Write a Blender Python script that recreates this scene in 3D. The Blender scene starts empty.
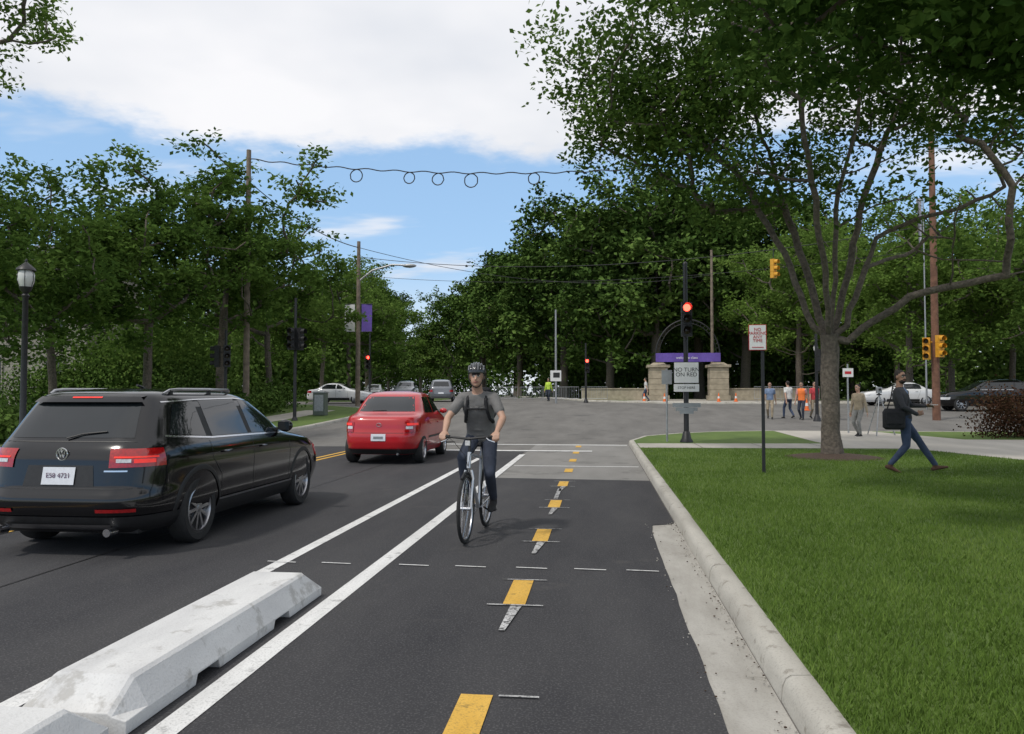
import bpy, bmesh, math, random
import numpy as np
from mathutils import Vector, Matrix, Euler
from mathutils.bvhtree import BVHTree
random.seed(7); RNG=np.random.default_rng(7)
sc=bpy.context.scene
sc.view_settings.view_transform='Standard'; sc.view_settings.look='None'; sc.view_settings.exposure=0
COL=sc.collection
# ---------------------------------------------------------------- terrain
ZY=[-200,24,30,36,43,50,58,75,130,400,2500]; ZZ=[0,0,.10,.33,.62,.84,1.0,1.12,1.25,1.3,1.3]
def zg(y): return float(np.interp(y,ZY,ZZ))
# ---------------------------------------------------------------- materials
MATS={}
def mat(name,col,rough=.7,metal=0.,var=.12,scale=6.,bump=0.,bscale=60.,emis=None,estr=0,coat=0.,detail=3,col2=None,thr=None,spec=None):
    if name in MATS: return MATS[name]
    m=bpy.data.materials.new(name); m.use_nodes=True; nt=m.node_tree; N=nt.nodes; L=nt.links
    b=N['Principled BSDF']; b.inputs['Roughness'].default_value=rough; b.inputs['Metallic'].default_value=metal
    if coat: b.inputs['Coat Weight'].default_value=coat; b.inputs['Coat Roughness'].default_value=.04
    if spec is not None: b.inputs['Specular IOR Level'].default_value=spec
    tc=N.new('ShaderNodeTexCoord'); nz=N.new('ShaderNodeTexNoise'); nz.inputs['Scale'].default_value=scale; nz.inputs['Detail'].default_value=detail
    L.new(tc.outputs['Object'],nz.inputs['Vector'])
    cr=N.new('ShaderNodeValToRGB'); L.new(nz.outputs['Fac'],cr.inputs['Fac'])
    c2=col2 if col2 else [min(1,c*(1+var)) for c in col]; c1=col if col2 else [c*(1-var) for c in col]
    lo,hi=thr if thr else (.3,.7)
    cr.color_ramp.elements[0].position=lo; cr.color_ramp.elements[1].position=hi
    cr.color_ramp.elements[0].color=(*c1,1); cr.color_ramp.elements[1].color=(*c2,1)
    L.new(cr.outputs['Color'],b.inputs['Base Color'])
    if bump:
        n2=N.new('ShaderNodeTexNoise'); n2.inputs['Scale'].default_value=bscale; n2.inputs['Detail'].default_value=2
        L.new(tc.outputs['Object'],n2.inputs['Vector']); bp=N.new('ShaderNodeBump'); bp.inputs['Strength'].default_value=bump; bp.inputs['Distance'].default_value=.02
        L.new(n2.outputs['Fac'],bp.inputs['Height']); L.new(bp.outputs['Normal'],b.inputs['Normal'])
    if emis: b.inputs['Emission Color'].default_value=(*emis,1); b.inputs['Emission Strength'].default_value=estr
    MATS[name]=m; return m
def ground_mat(name,c1,c2,speck,specamt,big=.35,rough=.9,bump=.4,patch=None):
    m=bpy.data.materials.new(name); m.use_nodes=True; nt=m.node_tree; N=nt.nodes; L=nt.links
    b=N['Principled BSDF']; b.inputs['Roughness'].default_value=rough; b.inputs['Specular IOR Level'].default_value=.3
    tc=N.new('ShaderNodeTexCoord')
    mp=N.new('ShaderNodeMapping'); mp.inputs['Scale'].default_value=(1,.28,1); L.new(tc.outputs['Object'],mp.inputs['Vector'])
    n1=N.new('ShaderNodeTexNoise'); n1.inputs['Scale'].default_value=big*3; n1.inputs['Detail'].default_value=5; n1.inputs['Roughness'].default_value=.6; L.new(mp.outputs[0],n1.inputs['Vector'])
    r1=N.new('ShaderNodeValToRGB'); r1.color_ramp.elements[0].position=.32; r1.color_ramp.elements[1].position=.7
    r1.color_ramp.elements[0].color=(*c1,1); r1.color_ramp.elements[1].color=(*c2,1); L.new(n1.outputs['Fac'],r1.inputs['Fac'])
    n2=N.new('ShaderNodeTexNoise'); n2.inputs['Scale'].default_value=85; n2.inputs['Detail'].default_value=2; L.new(tc.outputs['Object'],n2.inputs['Vector'])
    r2=N.new('ShaderNodeValToRGB'); r2.color_ramp.elements[0].position=.52; r2.color_ramp.elements[1].position=.72
    r2.color_ramp.elements[0].color=(0,0,0,1); r2.color_ramp.elements[1].color=(1,1,1,1); L.new(n2.outputs['Fac'],r2.inputs['Fac'])
    ml=N.new('ShaderNodeMath'); ml.operation='MULTIPLY'; ml.inputs[1].default_value=specamt; L.new(r2.outputs['Color'],ml.inputs[0])
    mx=N.new('ShaderNodeMix'); mx.data_type='RGBA'; L.new(ml.outputs[0],mx.inputs[0]); L.new(r1.outputs['Color'],mx.inputs[6]); mx.inputs[7].default_value=(*speck,1)
    out=mx.outputs[2]
    if patch:
        n3=N.new('ShaderNodeTexNoise'); n3.inputs['Scale'].default_value=patch[0]; n3.inputs['Detail'].default_value=5; n3.inputs['Roughness'].default_value=.7; L.new(tc.outputs['Object'],n3.inputs['Vector'])
        r3=N.new('ShaderNodeValToRGB'); r3.color_ramp.elements[0].position=patch[1]; r3.color_ramp.elements[1].position=patch[1]+.08
        r3.color_ramp.elements[0].color=(0,0,0,1); r3.color_ramp.elements[1].color=(patch[3],)*3+(1,); L.new(n3.outputs['Fac'],r3.inputs['Fac'])
        m2=N.new('ShaderNodeMix'); m2.data_type='RGBA'; L.new(r3.outputs['Color'],m2.inputs[0]); L.new(out,m2.inputs[6]); m2.inputs[7].default_value=(*patch[2],1); out=m2.outputs[2]
    L.new(out,b.inputs['Base Color'])
    bp=N.new('ShaderNodeBump'); bp.inputs['Strength'].default_value=bump; bp.inputs['Distance'].default_value=.006; L.new(n2.outputs['Fac'],bp.inputs['Height']); L.new(bp.outputs['Normal'],b.inputs['Normal'])
    MATS[name]=m; return m
M_ASPH=ground_mat('new_asphalt',(.029,.029,.033),(.056,.055,.057),(.17,.17,.17),.4,patch=(1.1,.60,(.075,.072,.07),.5))
M_OLD=ground_mat('old_asphalt',(.115,.11,.103),(.175,.168,.157),(.30,.29,.27),.35,patch=(.8,.58,(.085,.083,.08),.7))
M_BIKEC=ground_mat('light_pavement',(.19,.185,.175),(.25,.243,.23),(.33,.32,.30),.35,patch=(.9,.56,(.13,.128,.12),.6))
M_CONC=ground_mat('weathered_concrete',(.36,.34,.30),(.50,.48,.43),(.2,.19,.17),.4,big=1.2,patch=(5,.58,(.2,.18,.15),.75))
M_GUT=ground_mat('gutter_concrete',(.32,.305,.275),(.44,.425,.39),(.20,.19,.17),.3,big=1.8,patch=(2.6,.58,(.20,.185,.16),.7))
M_WALK=ground_mat('sidewalk_concrete',(.36,.34,.30),(.47,.44,.39),(.25,.24,.22),.3)
M_BARR=ground_mat('barrier_concrete',(.52,.52,.52),(.68,.68,.67),(.42,.42,.41),.35,big=1.3,patch=(4,.56,(.36,.35,.33),.7))
M_WHITE=ground_mat('white_road_paint',(.60,.60,.59),(.76,.76,.75),(.25,.25,.25),.5,big=2,patch=(7,.57,(.22,.22,.22),.6))
M_YEL=ground_mat('yellow_road_paint',(.58,.34,.06),(.70,.43,.09),(.2,.15,.06),.5,big=2,patch=(9,.58,(.15,.12,.05),.55))
M_CHALK=ground_mat('chalk',(.3,.3,.3),(.6,.6,.6),(.06,.06,.06),.9,big=3,patch=(20,.5,(.05,.05,.05),.9))
M_GRASS=ground_mat('lawn_soil',(.080,.130,.030),(.120,.180,.042),(.045,.07,.018),.6,big=.5,patch=(.5,.6,(.13,.165,.05),.5))
M_MULCH=mat('mulch',(.07,.045,.03),.95,var=.4,scale=30,bump=1,bscale=60)
def leafmat(name,dark,mid,light,trans=.3):
    m=bpy.data.materials.new(name); m.use_nodes=True; nt=m.node_tree; N=nt.nodes; L=nt.links
    N.remove(N['Principled BSDF']); b=N.new('ShaderNodeBsdfDiffuse')
    at=N.new('ShaderNodeAttribute'); at.attribute_name='tint'
    oi=N.new('ShaderNodeObjectInfo'); ad=N.new('ShaderNodeMath'); ad.operation='MULTIPLY_ADD'; ad.inputs[1].default_value=.4
    L.new(oi.outputs['Random'],ad.inputs[0]); L.new(at.outputs['Fac'],ad.inputs[2])
    s=N.new('ShaderNodeMath'); s.operation='SUBTRACT'; s.inputs[1].default_value=.2; L.new(ad.outputs[0],s.inputs[0])
    cr=N.new('ShaderNodeValToRGB'); e=cr.color_ramp.elements; e[0].color=(*dark,1); e[1].color=(*light,1); k=e.new(.5); k.color=(*mid,1)
    L.new(s.outputs[0],cr.inputs['Fac']); L.new(cr.outputs['Color'],b.inputs['Color'])
    if trans:
        t=N.new('ShaderNodeBsdfTranslucent'); L.new(cr.outputs['Color'],t.inputs['Color'])
        mx=N.new('ShaderNodeMixShader'); mx.inputs[0].default_value=trans; L.new(b.outputs[0],mx.inputs[1]); L.new(t.outputs[0],mx.inputs[2]); L.new(mx.outputs[0],N['Material Output'].inputs['Surface'])
    else: L.new(b.outputs[0],N['Material Output'].inputs['Surface'])
    return m
M_LEAF=leafmat('leaf_green',(.050,.095,.022),(.095,.165,.034),(.155,.240,.055),.35)
M_LEAFD=leafmat('leaf_dark',(.040,.074,.019),(.072,.125,.029),(.120,.185,.045),0)
M_LEAFM=leafmat('leaf_maple',(.028,.060,.014),(.052,.102,.022),(.085,.148,.034),.35)
M_LEAFB=leafmat('leaf_bright',(.09,.15,.032),(.14,.23,.046),(.21,.31,.075),.4)
M_LEAFR=leafmat('leaf_red_shrub',(.04,.026,.014),(.075,.036,.024),(.09,.085,.035),0)
M_BLADE=leafmat('grass_blade',(.080,.132,.026),(.125,.205,.040),(.190,.265,.068),.25)
M_BARK=mat('bark',(.12,.10,.080),.95,var=.4,scale=14,bump=.9,bscale=25)
# ---------------------------------------------------------------- mesh builder
def V(*a): return Vector(a)
def frame(d):
    d=Vector(d).normalized(); a=Vector((0,0,1)) if abs(d.z)<.9 else Vector((0,1,0)); u=d.cross(a).normalized(); return u,d.cross(u).normalized(),d
class MB:
    def __init__(s): s.v=[]; s.f=[]; s.m=[]; s.mats=[]
    def mi(s,m):
        if m not in s.mats: s.mats.append(m)
        return s.mats.index(m)
    def add(s,vs,fs,m):
        o=len(s.v); i=s.mi(m); s.v+= [tuple(x) for x in vs]
        for f in fs: s.f.append(tuple(o+k for k in f)); s.m.append(i)
    def box(s,c,size,m,R=None,taper=1.0):
        c=Vector(c); hx,hy,hz=[k/2 for k in size]; vs=[]
        for z in (-1,1):
            t=taper if z>0 else 1
            for x,y in ((-1,-1),(1,-1),(1,1),(-1,1)):
                p=Vector((x*hx*t,y*hy*t,z*hz)); vs.append(c+((R@p) if R else p))
        s.add(vs,[(3,2,1,0),(4,5,6,7),(0,1,5,4),(1,2,6,5),(2,3,7,6),(3,0,4,7)],m)
    def tube(s,a,b,r,m,r2=None,n=10,caps=True):
        a=Vector(a); b=Vector(b); r2=r if r2 is None else r2; u,v,d=frame(b-a); vs=[]
        for p,q in ((a,r),(b,r2)):
            for i in range(n):
                t=2*math.pi*i/n; vs.append(p+(u*math.cos(t)+v*math.sin(t))*q)
        fs=[(i,(i+1)%n,n+(i+1)%n,n+i) for i in range(n)]
        if caps: fs+=[tuple(range(n-1,-1,-1)),tuple(range(n,2*n))]
        s.add(vs,fs,m)
    def path(s,pts,r,m,n=6,closed=False):
        pts=[Vector(p) for p in pts]; N=len(pts); vs=[]; fs=[]; pu=None
        for i,p in enumerate(pts):
            if closed: d=pts[(i+1)%N]-pts[i-1]
            else: d=pts[min(i+1,N-1)]-pts[max(i-1,0)]
            if d.length<1e-9: d=Vector((0,0,1))
            d.normalize()
            if pu is None: u,_,_=frame(d)
            else:
                u=pu-d*pu.dot(d)
                if u.length<1e-5: u,_,_=frame(d)
                u.normalize()
            pu=u; w=d.cross(u); rr=r[i] if isinstance(r,(list,tuple)) else r
            for k in range(n):
                t=2*math.pi*k/n; vs.append(p+(u*math.cos(t)+w*math.sin(t))*rr)
        for i in range(N if closed else N-1):
            j=(i+1)%N
            for k in range(n): fs.append((i*n+k,i*n+(k+1)%n,j*n+(k+1)%n,j*n+k))
        if not closed: fs+=[tuple(range(n-1,-1,-1)),tuple((N-1)*n+k for k in range(n))]
        s.add(vs,fs,m)
    def cap(s,a,b,ra,rb,m,n=14):
        a=Vector(a); b=Vector(b); u,v,d=frame(b-a); vs=[a-d*ra]; k=4; rings=[]
        for i in range(1,k+1):
            t=math.pi/2*i/k; rings.append((a-d*ra*math.cos(t),ra*math.sin(t)))
        for i in range(k,0,-1):
            t=math.pi/2*i/k; rings.append((b+d*rb*math.cos(t),rb*math.sin(t)))
        for p,r in rings:
            for q in range(n):
                t=2*math.pi*q/n; vs.append(p+(u*math.cos(t)+v*math.sin(t))*r)
        vs.append(b+d*rb); fs=[]; R=len(rings)
        for q in range(n): fs.append((0,1+(q+1)%n,1+q))
        for i in range(R-1):
            for q in range(n): fs.append((1+i*n+q,1+i*n+(q+1)%n,1+(i+1)*n+(q+1)%n,1+(i+1)*n+q))
        e=len(vs)-1
        for q in range(n): fs.append((1+(R-1)*n+q,1+(R-1)*n+(q+1)%n,e))
        s.add(vs,fs,m)
    def ell(s,c,r,m,R=None,n=16,k=10,zmin=-1.0):
        c=Vector(c); vs=[]; fs=[]; t0=math.acos(max(-1,min(1,zmin)))
        for i in range(k+1):
            t=t0*i/k; t=max(t,1e-3)
            if zmin<=-1 and i==k: t=math.pi-1e-3
            for q in range(n):
                a=2*math.pi*q/n; p=Vector((r[0]*math.sin(t)*math.cos(a),r[1]*math.sin(t)*math.sin(a),r[2]*math.cos(t)))
                vs.append(c+((R@p) if R else p))
        for i in range(k):
            for q in range(n): fs.append((i*n+q,(i+1)*n+q,(i+1)*n+(q+1)%n,i*n+(q+1)%n))
        fs.append(tuple(range(n))); fs.append(tuple(k*n+q for q in range(n-1,-1,-1)))
        s.add(vs,fs,m)
    def loft(s,rings,m,n=20,e=2.4):
        vs=[];fs=[]
        for c,x,y,w,d in rings:
            c=Vector(c)
            for q in range(n):
                a=2*math.pi*q/n; ca,sa=math.cos(a),math.sin(a); rr=(abs(ca)**e+abs(sa)**e)**(-1/e)
                vs.append(c+x*(w*ca*rr)+y*(d*sa*rr))
        for i in range(len(rings)-1):
            for q in range(n): fs.append((i*n+q,i*n+(q+1)%n,(i+1)*n+(q+1)%n,(i+1)*n+q))
        fs.append(tuple(range(n-1,-1,-1))); fs.append(tuple((len(rings)-1)*n+q for q in range(n)))
        s.add(vs,fs,m)
    def grid(s,fn,nu,nv,m,flip=False):
        vs=[fn(i/nu,j/nv) for i in range(nu+1) for j in range(nv+1)]; w=nv+1
        fs=[(i*w+j,(i+1)*w+j,(i+1)*w+j+1,i*w+j+1) for i in range(nu) for j in range(nv)]
        if flip: fs=[f[::-1] for f in fs]
        s.add(vs,fs,m)
    def lathe(s,c,axis,prof,m,n=32):
        c=Vector(c); u,v,d=frame(axis); vs=[]; fs=[]
        for r,o in prof:
            for q in range(n):
                t=2*math.pi*q/n; vs.append(c+d*o+(u*math.cos(t)+v*math.sin(t))*r)
        for i in range(len(prof)-1):
            for q in range(n): fs.append((i*n+q,i*n+(q+1)%n,(i+1)*n+(q+1)%n,(i+1)*n+q))
        s.add(vs,fs,m)
    def obj(s,name,parent=None,loc=None,rot=None,smooth=40,bevel=0,sharp=True):
        me=bpy.data.meshes.new(name); me.from_pydata(s.v,[],s.f)
        for m in s.mats: me.materials.append(m)
        me.polygons.foreach_set('material_index',s.m); me.update()
        if smooth:
            me.polygons.foreach_set('use_smooth',[True]*len(me.polygons))
            try: me.set_sharp_from_angle(angle=math.radians(smooth))
            except Exception as e: print(e)
        o=bpy.data.objects.new(name,me); COL.objects.link(o)
        if loc is not None: o.location=loc
        if rot is not None: o.rotation_euler=rot
        if parent: o.parent=parent
        if bevel:
            b=o.modifiers.new('bevel','BEVEL'); b.width=bevel; b.segments=2; b.limit_method='ANGLE'; b.angle_limit=math.radians(40)
        return o
def empty(name,loc=(0,0,0),rz=0):
    e=bpy.data.objects.new(name,None); e.location=loc; e.rotation_euler=(0,0,rz); e.empty_display_size=.3; COL.objects.link(e); return e
def text(name,s,parent,loc,size,m,rot=(math.pi/2,0,0),ext=.001,off=.0):
    c=bpy.data.curves.new(name,'FONT'); c.body=s; c.size=size; c.align_x='CENTER'; c.align_y='CENTER'; c.extrude=ext; c.space_line=.85; c.offset=size*off
    c.materials.append(m); o=bpy.data.objects.new(name,c); o.location=loc; o.rotation_euler=rot; o.parent=parent; COL.objects.link(o); return o
def sheet(name,pts,off,m):
    bm=bmesh.new(); f=bm.faces.new([bm.verts.new((x,y,0)) for x,y in pts])
    bm.normal_update()
    if f.normal.z<0: f.normal_flip()
    for y in ZY[1:-1]:
        bmesh.ops.bisect_plane(bm,geom=bm.verts[:]+bm.edges[:]+bm.faces[:],plane_co=(0,y,0),plane_no=(0,1,0))
    for v in bm.verts: v.co.z=zg(v.co.y)+off
    bmesh.ops.triangulate(bm,faces=[f for f in bm.faces if len(f.verts)>4])
    me=bpy.data.meshes.new(name); bm.to_mesh(me); bm.free(); me.materials.append(m)
    o=bpy.data.objects.new(name,me); COL.objects.link(o); return o
def rect(x0,x1,y0,y1): return [(x0,y0),(x1,y0),(x1,y1),(x0,y1)]
# ---------------------------------------------------------------- world / light
SUN_EL=math.radians(54); SUN_AZ=math.radians(222)
w=bpy.data.worlds.new('World'); sc.world=w; w.use_nodes=True; nt=w.node_tree; N=nt.nodes; L=nt.links
bg=N['Background']; bg.inputs['Strength'].default_value=1.0
sky=N.new('ShaderNodeTexSky'); sky.sky_type='NISHITA'; sky.sun_disc=False; sky.sun_elevation=SUN_EL; sky.sun_rotation=SUN_AZ; sky.ozone_density=1.6; sky.air_density=1.0; sky.dust_density=.6
sk=N.new('ShaderNodeVectorMath'); sk.operation='SCALE'; sk.inputs['Scale'].default_value=.15; L.new(sky.outputs[0],sk.inputs[0])
hzm=N.new('ShaderNodeMix'); hzm.data_type='RGBA'; hzm.inputs[0].default_value=.6; L.new(sk.outputs[0],hzm.inputs[6]); hzm.inputs[7].default_value=(.40,.66,1.0,1)
tc=N.new('ShaderNodeTexCoord'); sep=N.new('ShaderNodeSeparateXYZ'); L.new(tc.outputs['Generated'],sep.inputs[0])
def mth(op,a,b=None,c=None):
    n=N.new('ShaderNodeMath'); n.operation=op
    for i,x in enumerate((a,b,c)):
        if x is None: continue
        if isinstance(x,(int,float)): n.inputs[i].default_value=x
        else: L.new(x,n.inputs[i])
    return n.outputs[0]
zc=mth('MAXIMUM',sep.outputs[2],.0); den=mth('ADD',zc,.12)
cx=mth('DIVIDE',sep.outputs[0],den); cy=mth('DIVIDE',sep.outputs[1],den)
cmb=N.new('ShaderNodeCombineXYZ'); L.new(cx,cmb.inputs[0]); L.new(cy,cmb.inputs[1])
n1=N.new('ShaderNodeTexNoise'); n1.inputs['Scale'].default_value=1.6; n1.inputs['Detail'].default_value=6; n1.inputs['Roughness'].default_value=.6; L.new(cmb.outputs[0],n1.inputs['Vector'])
n2=N.new('ShaderNodeTexNoise'); n2.inputs['Scale'].default_value=1.0; n2.inputs['Detail'].default_value=5; n2.inputs['Roughness'].default_value=.55
mp=N.new('ShaderNodeMapping'); mp.inputs['Location'].default_value=(3.3,1.7,0); mp.inputs['Scale'].default_value=(.8,1.6,1); L.new(cmb.outputs[0],mp.inputs['Vector']); L.new(mp.outputs[0],n2.inputs['Vector'])
e=mth('ADD',zc,mth('MULTIPLY',mth('SUBTRACT',n1.outputs['Fac'],.5),.14))
mr=N.new('ShaderNodeMapRange'); mr.interpolation_type='SMOOTHSTEP'; mr.inputs['From Min'].default_value=.288; mr.inputs['From Max'].default_value=.318; L.new(e,mr.inputs['Value'])
mw=N.new('ShaderNodeMapRange'); mw.interpolation_type='SMOOTHSTEP'; mw.inputs['From Min'].default_value=.55; mw.inputs['From Max'].default_value=.70; mw.inputs['To Max'].default_value=.85; L.new(n2.outputs['Fac'],mw.inputs['Value'])
hz=N.new('ShaderNodeMapRange'); hz.inputs['From Min'].default_value=0; hz.inputs['From Max'].default_value=.17; hz.inputs['To Min'].default_value=.8; hz.inputs['To Max'].default_value=0; L.new(zc,hz.inputs['Value'])
mask=mth('MAXIMUM',mth('MAXIMUM',mr.outputs[0],mw.outputs[0]),hz.outputs[0])
cc=N.new('ShaderNodeValToRGB'); cc.color_ramp.elements[0].position=.32; cc.color_ramp.elements[1].position=.60; cc.color_ramp.elements[0].color=(.76,.79,.85,1); cc.color_ramp.elements[1].color=(.96,.96,.985,1)
n3=N.new('ShaderNodeTexNoise'); n3.inputs['Scale'].default_value=1.3; n3.inputs['Detail'].default_value=4; L.new(cmb.outputs[0],n3.inputs['Vector']); L.new(n3.outputs['Fac'],cc.inputs['Fac'])
mx=N.new('ShaderNodeMix'); mx.data_type='RGBA'; L.new(mask,mx.inputs[0]); L.new(hzm.outputs[2],mx.inputs[6]); L.new(cc.outputs['Color'],mx.inputs[7]); L.new(mx.outputs[2],bg.inputs['Color'])
sl=bpy.data.lights.new('sun','SUN'); sl.energy=2.0; sl.angle=math.radians(5); sl.color=(1,.95,.87)
so=bpy.data.objects.new('sun',sl); COL.objects.link(so)
sd=Vector((math.sin(SUN_AZ)*math.cos(SUN_EL),math.cos(SUN_AZ)*math.cos(SUN_EL),math.sin(SUN_EL)))
so.rotation_euler=sd.to_track_quat('Z','Y').to_euler()
cam=bpy.data.cameras.new('camera'); cam.sensor_width=36; cam.lens=780*36/1024; cam.clip_end=6000; cam.clip_start=.05
co=bpy.data.objects.new('camera',cam); COL.objects.link(co); co.location=(0,0,1.5); co.rotation_euler=(math.radians(92.05),0,math.radians(6.4)); sc.camera=co
# ---------------------------------------------------------------- ground and roads
sheet('ground',rect(-1500,1500,-150,2400),-.06,M_GRASS)
road=[(-11.7,-60),(.9,-60),(.9,24),(2.4,27.5),(6,29),(250,29),(250,53),(5,53),(-1,58),(-4,75),(-16,130),(-40,190),(-75,260),(-150,400),(-165,400),(-88,260),(-53,190),(-28,130),(-14,75),(-13,58),(-18,57),(-250,57),(-250,48),(-18,48),(-11.7,43)]
sheet('street_road',road,0,M_OLD)
random.seed(3)
edge=[(.56+random.uniform(-.008,.008),y) for y in np.arange(-6,9.0,.3)]+[(.60,9.12),(.80,9.2),(.86,9.3),(.86,13.8)]
sheet('bike_lane_asphalt',[(-6.5,-6)]+edge+[(-1.95,14.0),(-1.97,20.8),(-6.5,21.0)],.010,M_ASPH)
sheet('oncoming_lane_asphalt',rect(-11.68,-6.503,-6,22),.010,M_ASPH)
sheet('bike_lane_pavement',[(-1.9,14.05),(.86,13.85),(.86,23.9),(-1.9,23.9)],.004,M_BIKEC)
sheet('gutter_pavement',rect(.45,.87,-6,9.4),.004,M_GUT)
sheet('lawn',[(.98,-20),(60,-20),(60,29.0),(6,29.0),(4.1,28.4),(2.7,27.3),(1.5,25.9),(.98,24)],.125,M_GRASS)
sheet('sidewalk_path',[(1.05,20.6),(7.9,21.0),(8.9,17.5),(11.6,6),(14,-10),(17.4,-10),(14.6,8),(13.2,17),(13.3,22),(60,22.5),(60,25),(11,25.1),(9.5,28.9),(6.2,28.9),(6.3,22.9),(1.05,22.4)],.131,M_WALK)
jm=MB()
def joint(a,b):
    a=Vector(a);b=Vector(b);d=(b-a).normalized();n=Vector((-d.y,d.x))*.009; jm.add([(a.x-n.x,a.y-n.y,.136),(b.x-n.x,b.y-n.y,.136),(b.x+n.x,b.y+n.y,.136),(a.x+n.x,a.y+n.y,.136)],[(0,1,2,3)],M_MULCH)
for k in range(1,4): joint((1.05+k*1.6,20.6+k*.09),(1.05+k*1.6,22.42+k*.13))
for k in range(6): yy=5+k*2.4; joint((11.75-(yy-6)*.235,yy),(14.4-(yy-8)*.12,yy+.6))
for k in range(8): joint((15+k*2,22.5),(15+k*2,25.0))
jm.obj('sidewalk_joints',smooth=0)
sheet('lawn',[(-11.9,-40),(-11.9,40),(-14,44),(-18,47.8),(-120,47.8),(-120,-40)],.125,M_GRASS)
sheet('sidewalk_path',[(-15.9,-40),(-14.2,-40),(-14.2,41),(-15.9,41)],.131,M_WALK)
sheet('plaza_pavement',[(2,55.5),(40,55.5),(40,62),(16,66),(14,74),(5,74),(3,66),(0,60)],-.01,M_WALK)
def curb(name,pts,side=1,seg=3.0):
    mb=MB(); P=[Vector((a,b)) for a,b in pts]
    prof=[(0,-.06),(0.012,.07),(.03,.112),(.055,.128),(.15,.132),(.165,.118),(.165,-.06)]
    for i in range(len(P)-1):
        a,b=P[i],P[i+1]; d=(b-a); Ln=d.length; k=max(1,round(Ln/seg)); d.normalize(); n=Vector((d.y,-d.x))*side
        for j in range(k):
            s0=a+d*(Ln*j/k+.005); s1=a+d*(Ln*(j+1)/k-.005); jit=random.uniform(-.004,.004)
            vs=[]
            for q in (s0,s1):
                for o,z in prof: vs.append((q.x+n.x*(o+jit),q.y+n.y*(o+jit),zg(q.y)+z))
            m=len(prof); fs=[(t,t+1,m+t+1,m+t) for t in range(m-1)]+[tuple(range(m)),tuple(range(2*m-1,m-1,-1))]
            mb.add(vs,fs,M_CONC)
    return mb.obj(name,smooth=50)
curb('concrete_curb',[(.87,-6),(.87,24),(1.4,26),(2.6,27.5),(4.1,28.6),(6,29.15),(12,29.15),(60,29.15)],1,2.6)
curb('concrete_curb',[(-11.75,-10),(-11.75,40),(-13.9,44.1),(-18,47.95),(-60,47.95)],-1,3)
curb('concrete_curb',[(60,53.1),(5,53.1),(-.8,58),(-3.8,75),(-15.8,130)],1,5)
def quad(name,pts,m,off=.014): return sheet(name,pts,off,m)
quad('white_lane_line',rect(-1.99,-1.85,-5,19.5),M_WHITE); quad('white_lane_line',rect(-2.88,-2.76,-5,19.8),M_WHITE)
quad('yellow_center_line',rect(-6.46,-6.36,-5,21),M_YEL,.016); quad('yellow_center_line',rect(-6.70,-6.60,-5,21),M_YEL,.016)
quad('stop_line',rect(-6.3,-.2,20.6,20.95),M_WHITE,.016); quad('crosswalk_line',rect(-6.3,.8,23.3,23.55),M_WHITE,.008)
quad('crosswalk_line',rect(-1.8,.8,16.4,16.5),M_WHITE,.008)
for i in range(9):
    y1=3.88+i*2.4
    quad('yellow_dash',rect(-.69,-.53,y1-.72,y1),M_YEL,.016 if y1<14 else .010)
for i in range(1,5):
    y1=3.88+i*2.4
    quad('chalk_mark',rect(-.78,-.42,y1+.0,y1+.018),M_CHALK,.020); quad('chalk_mark',rect(-.80,-.40,y1-.76,y1-.735),M_CHALK,.020)
    quad('chalk_mark',[(-.64,y1-1.35),(-.60,y1-1.35),(-.55,y1-.78),(-.63,y1-.78)],M_CHALK,.020)
quad('chalk_mark',rect(-.5,-.3,3.86,3.88),M_CHALK,.020)
quad('chalk_mark',rect(-.66,-.60,11.2,12.4),M_CHALK,.020)
for a in (-2.95,-2.45,-1.75,-1.25,-.72,-.22,.22): quad('survey_dash',[(a,6.72),(a+.27,6.70),(a+.27,6.722),(a,6.742)],M_WHITE,.020)
SEAM=mat('asphalt_seal',(.016,.016,.017),.55,0,.3,8)
quad('asphalt_seam',[(-4.62,-5),(-4.60,-5),(-4.615,6),(-4.59,12),(-4.61,20.9),(-4.63,20.9),(-4.61,12),(-4.635,6)],SEAM,.014)
mb=MB(); mb.lathe((0,0,0),(0,0,1),[(.001,.004),(.29,.004),(.30,.002),(.33,.0)],mat('cast_iron',(.05,.045,.04),.7,.5,.3,30,.5,60),32); mb.obj('manhole_cover',loc=(-4.9,24.5,.012+zg(24.5)))
# ---------------------------------------------------------------- barrier blocks
def barrier(name,x,y0,y1):
    mb=MB(); H=.20; L_=y1-y0
    n1_,n2_=L_*.30,L_*.70
    ys=sorted([0,.17,n1_-.13,n1_-.11,n1_+.11,n1_+.13,n2_-.13,n2_-.11,n2_+.11,n2_+.13,L_-.17,L_])
    rings=[]
    for yy in ys:
        h=H
        if yy in (0,L_): h=.09
        notch=abs(yy-n1_)<.12 or abs(yy-n2_)<.12
        b=.05 if notch else 0
        wb=.27; wt=.18
        rings.append([(x-wb,yy+y0,b),(x-wb,yy+y0,.06),(x-wt-.02,yy+y0,h-.015),(x-wt,yy+y0,h),(x+wt,yy+y0,h),(x+wt+.02,yy+y0,h-.015),(x+wb,yy+y0,.06),(x+wb,yy+y0,b)])
    vs=[(p[0],p[1],p[2]+.014) for r in rings for p in r]; n=8
    fs=[(i*n+q,i*n+(q+1)%n,(i+1)*n+(q+1)%n,(i+1)*n+q) for i in range(len(rings)-1) for q in range(n)]
    fs+=[tuple(range(n-1,-1,-1)),tuple((len(rings)-1)*n+q for q in range(n))]
    mb.add(vs,fs,M_BARR); return mb.obj(name,smooth=0,bevel=.014)
barrier('concrete_barrier',-2.33,3.25,5.66); barrier('concrete_barrier',-2.37,.70,3.19)
mb=MB()
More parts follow.
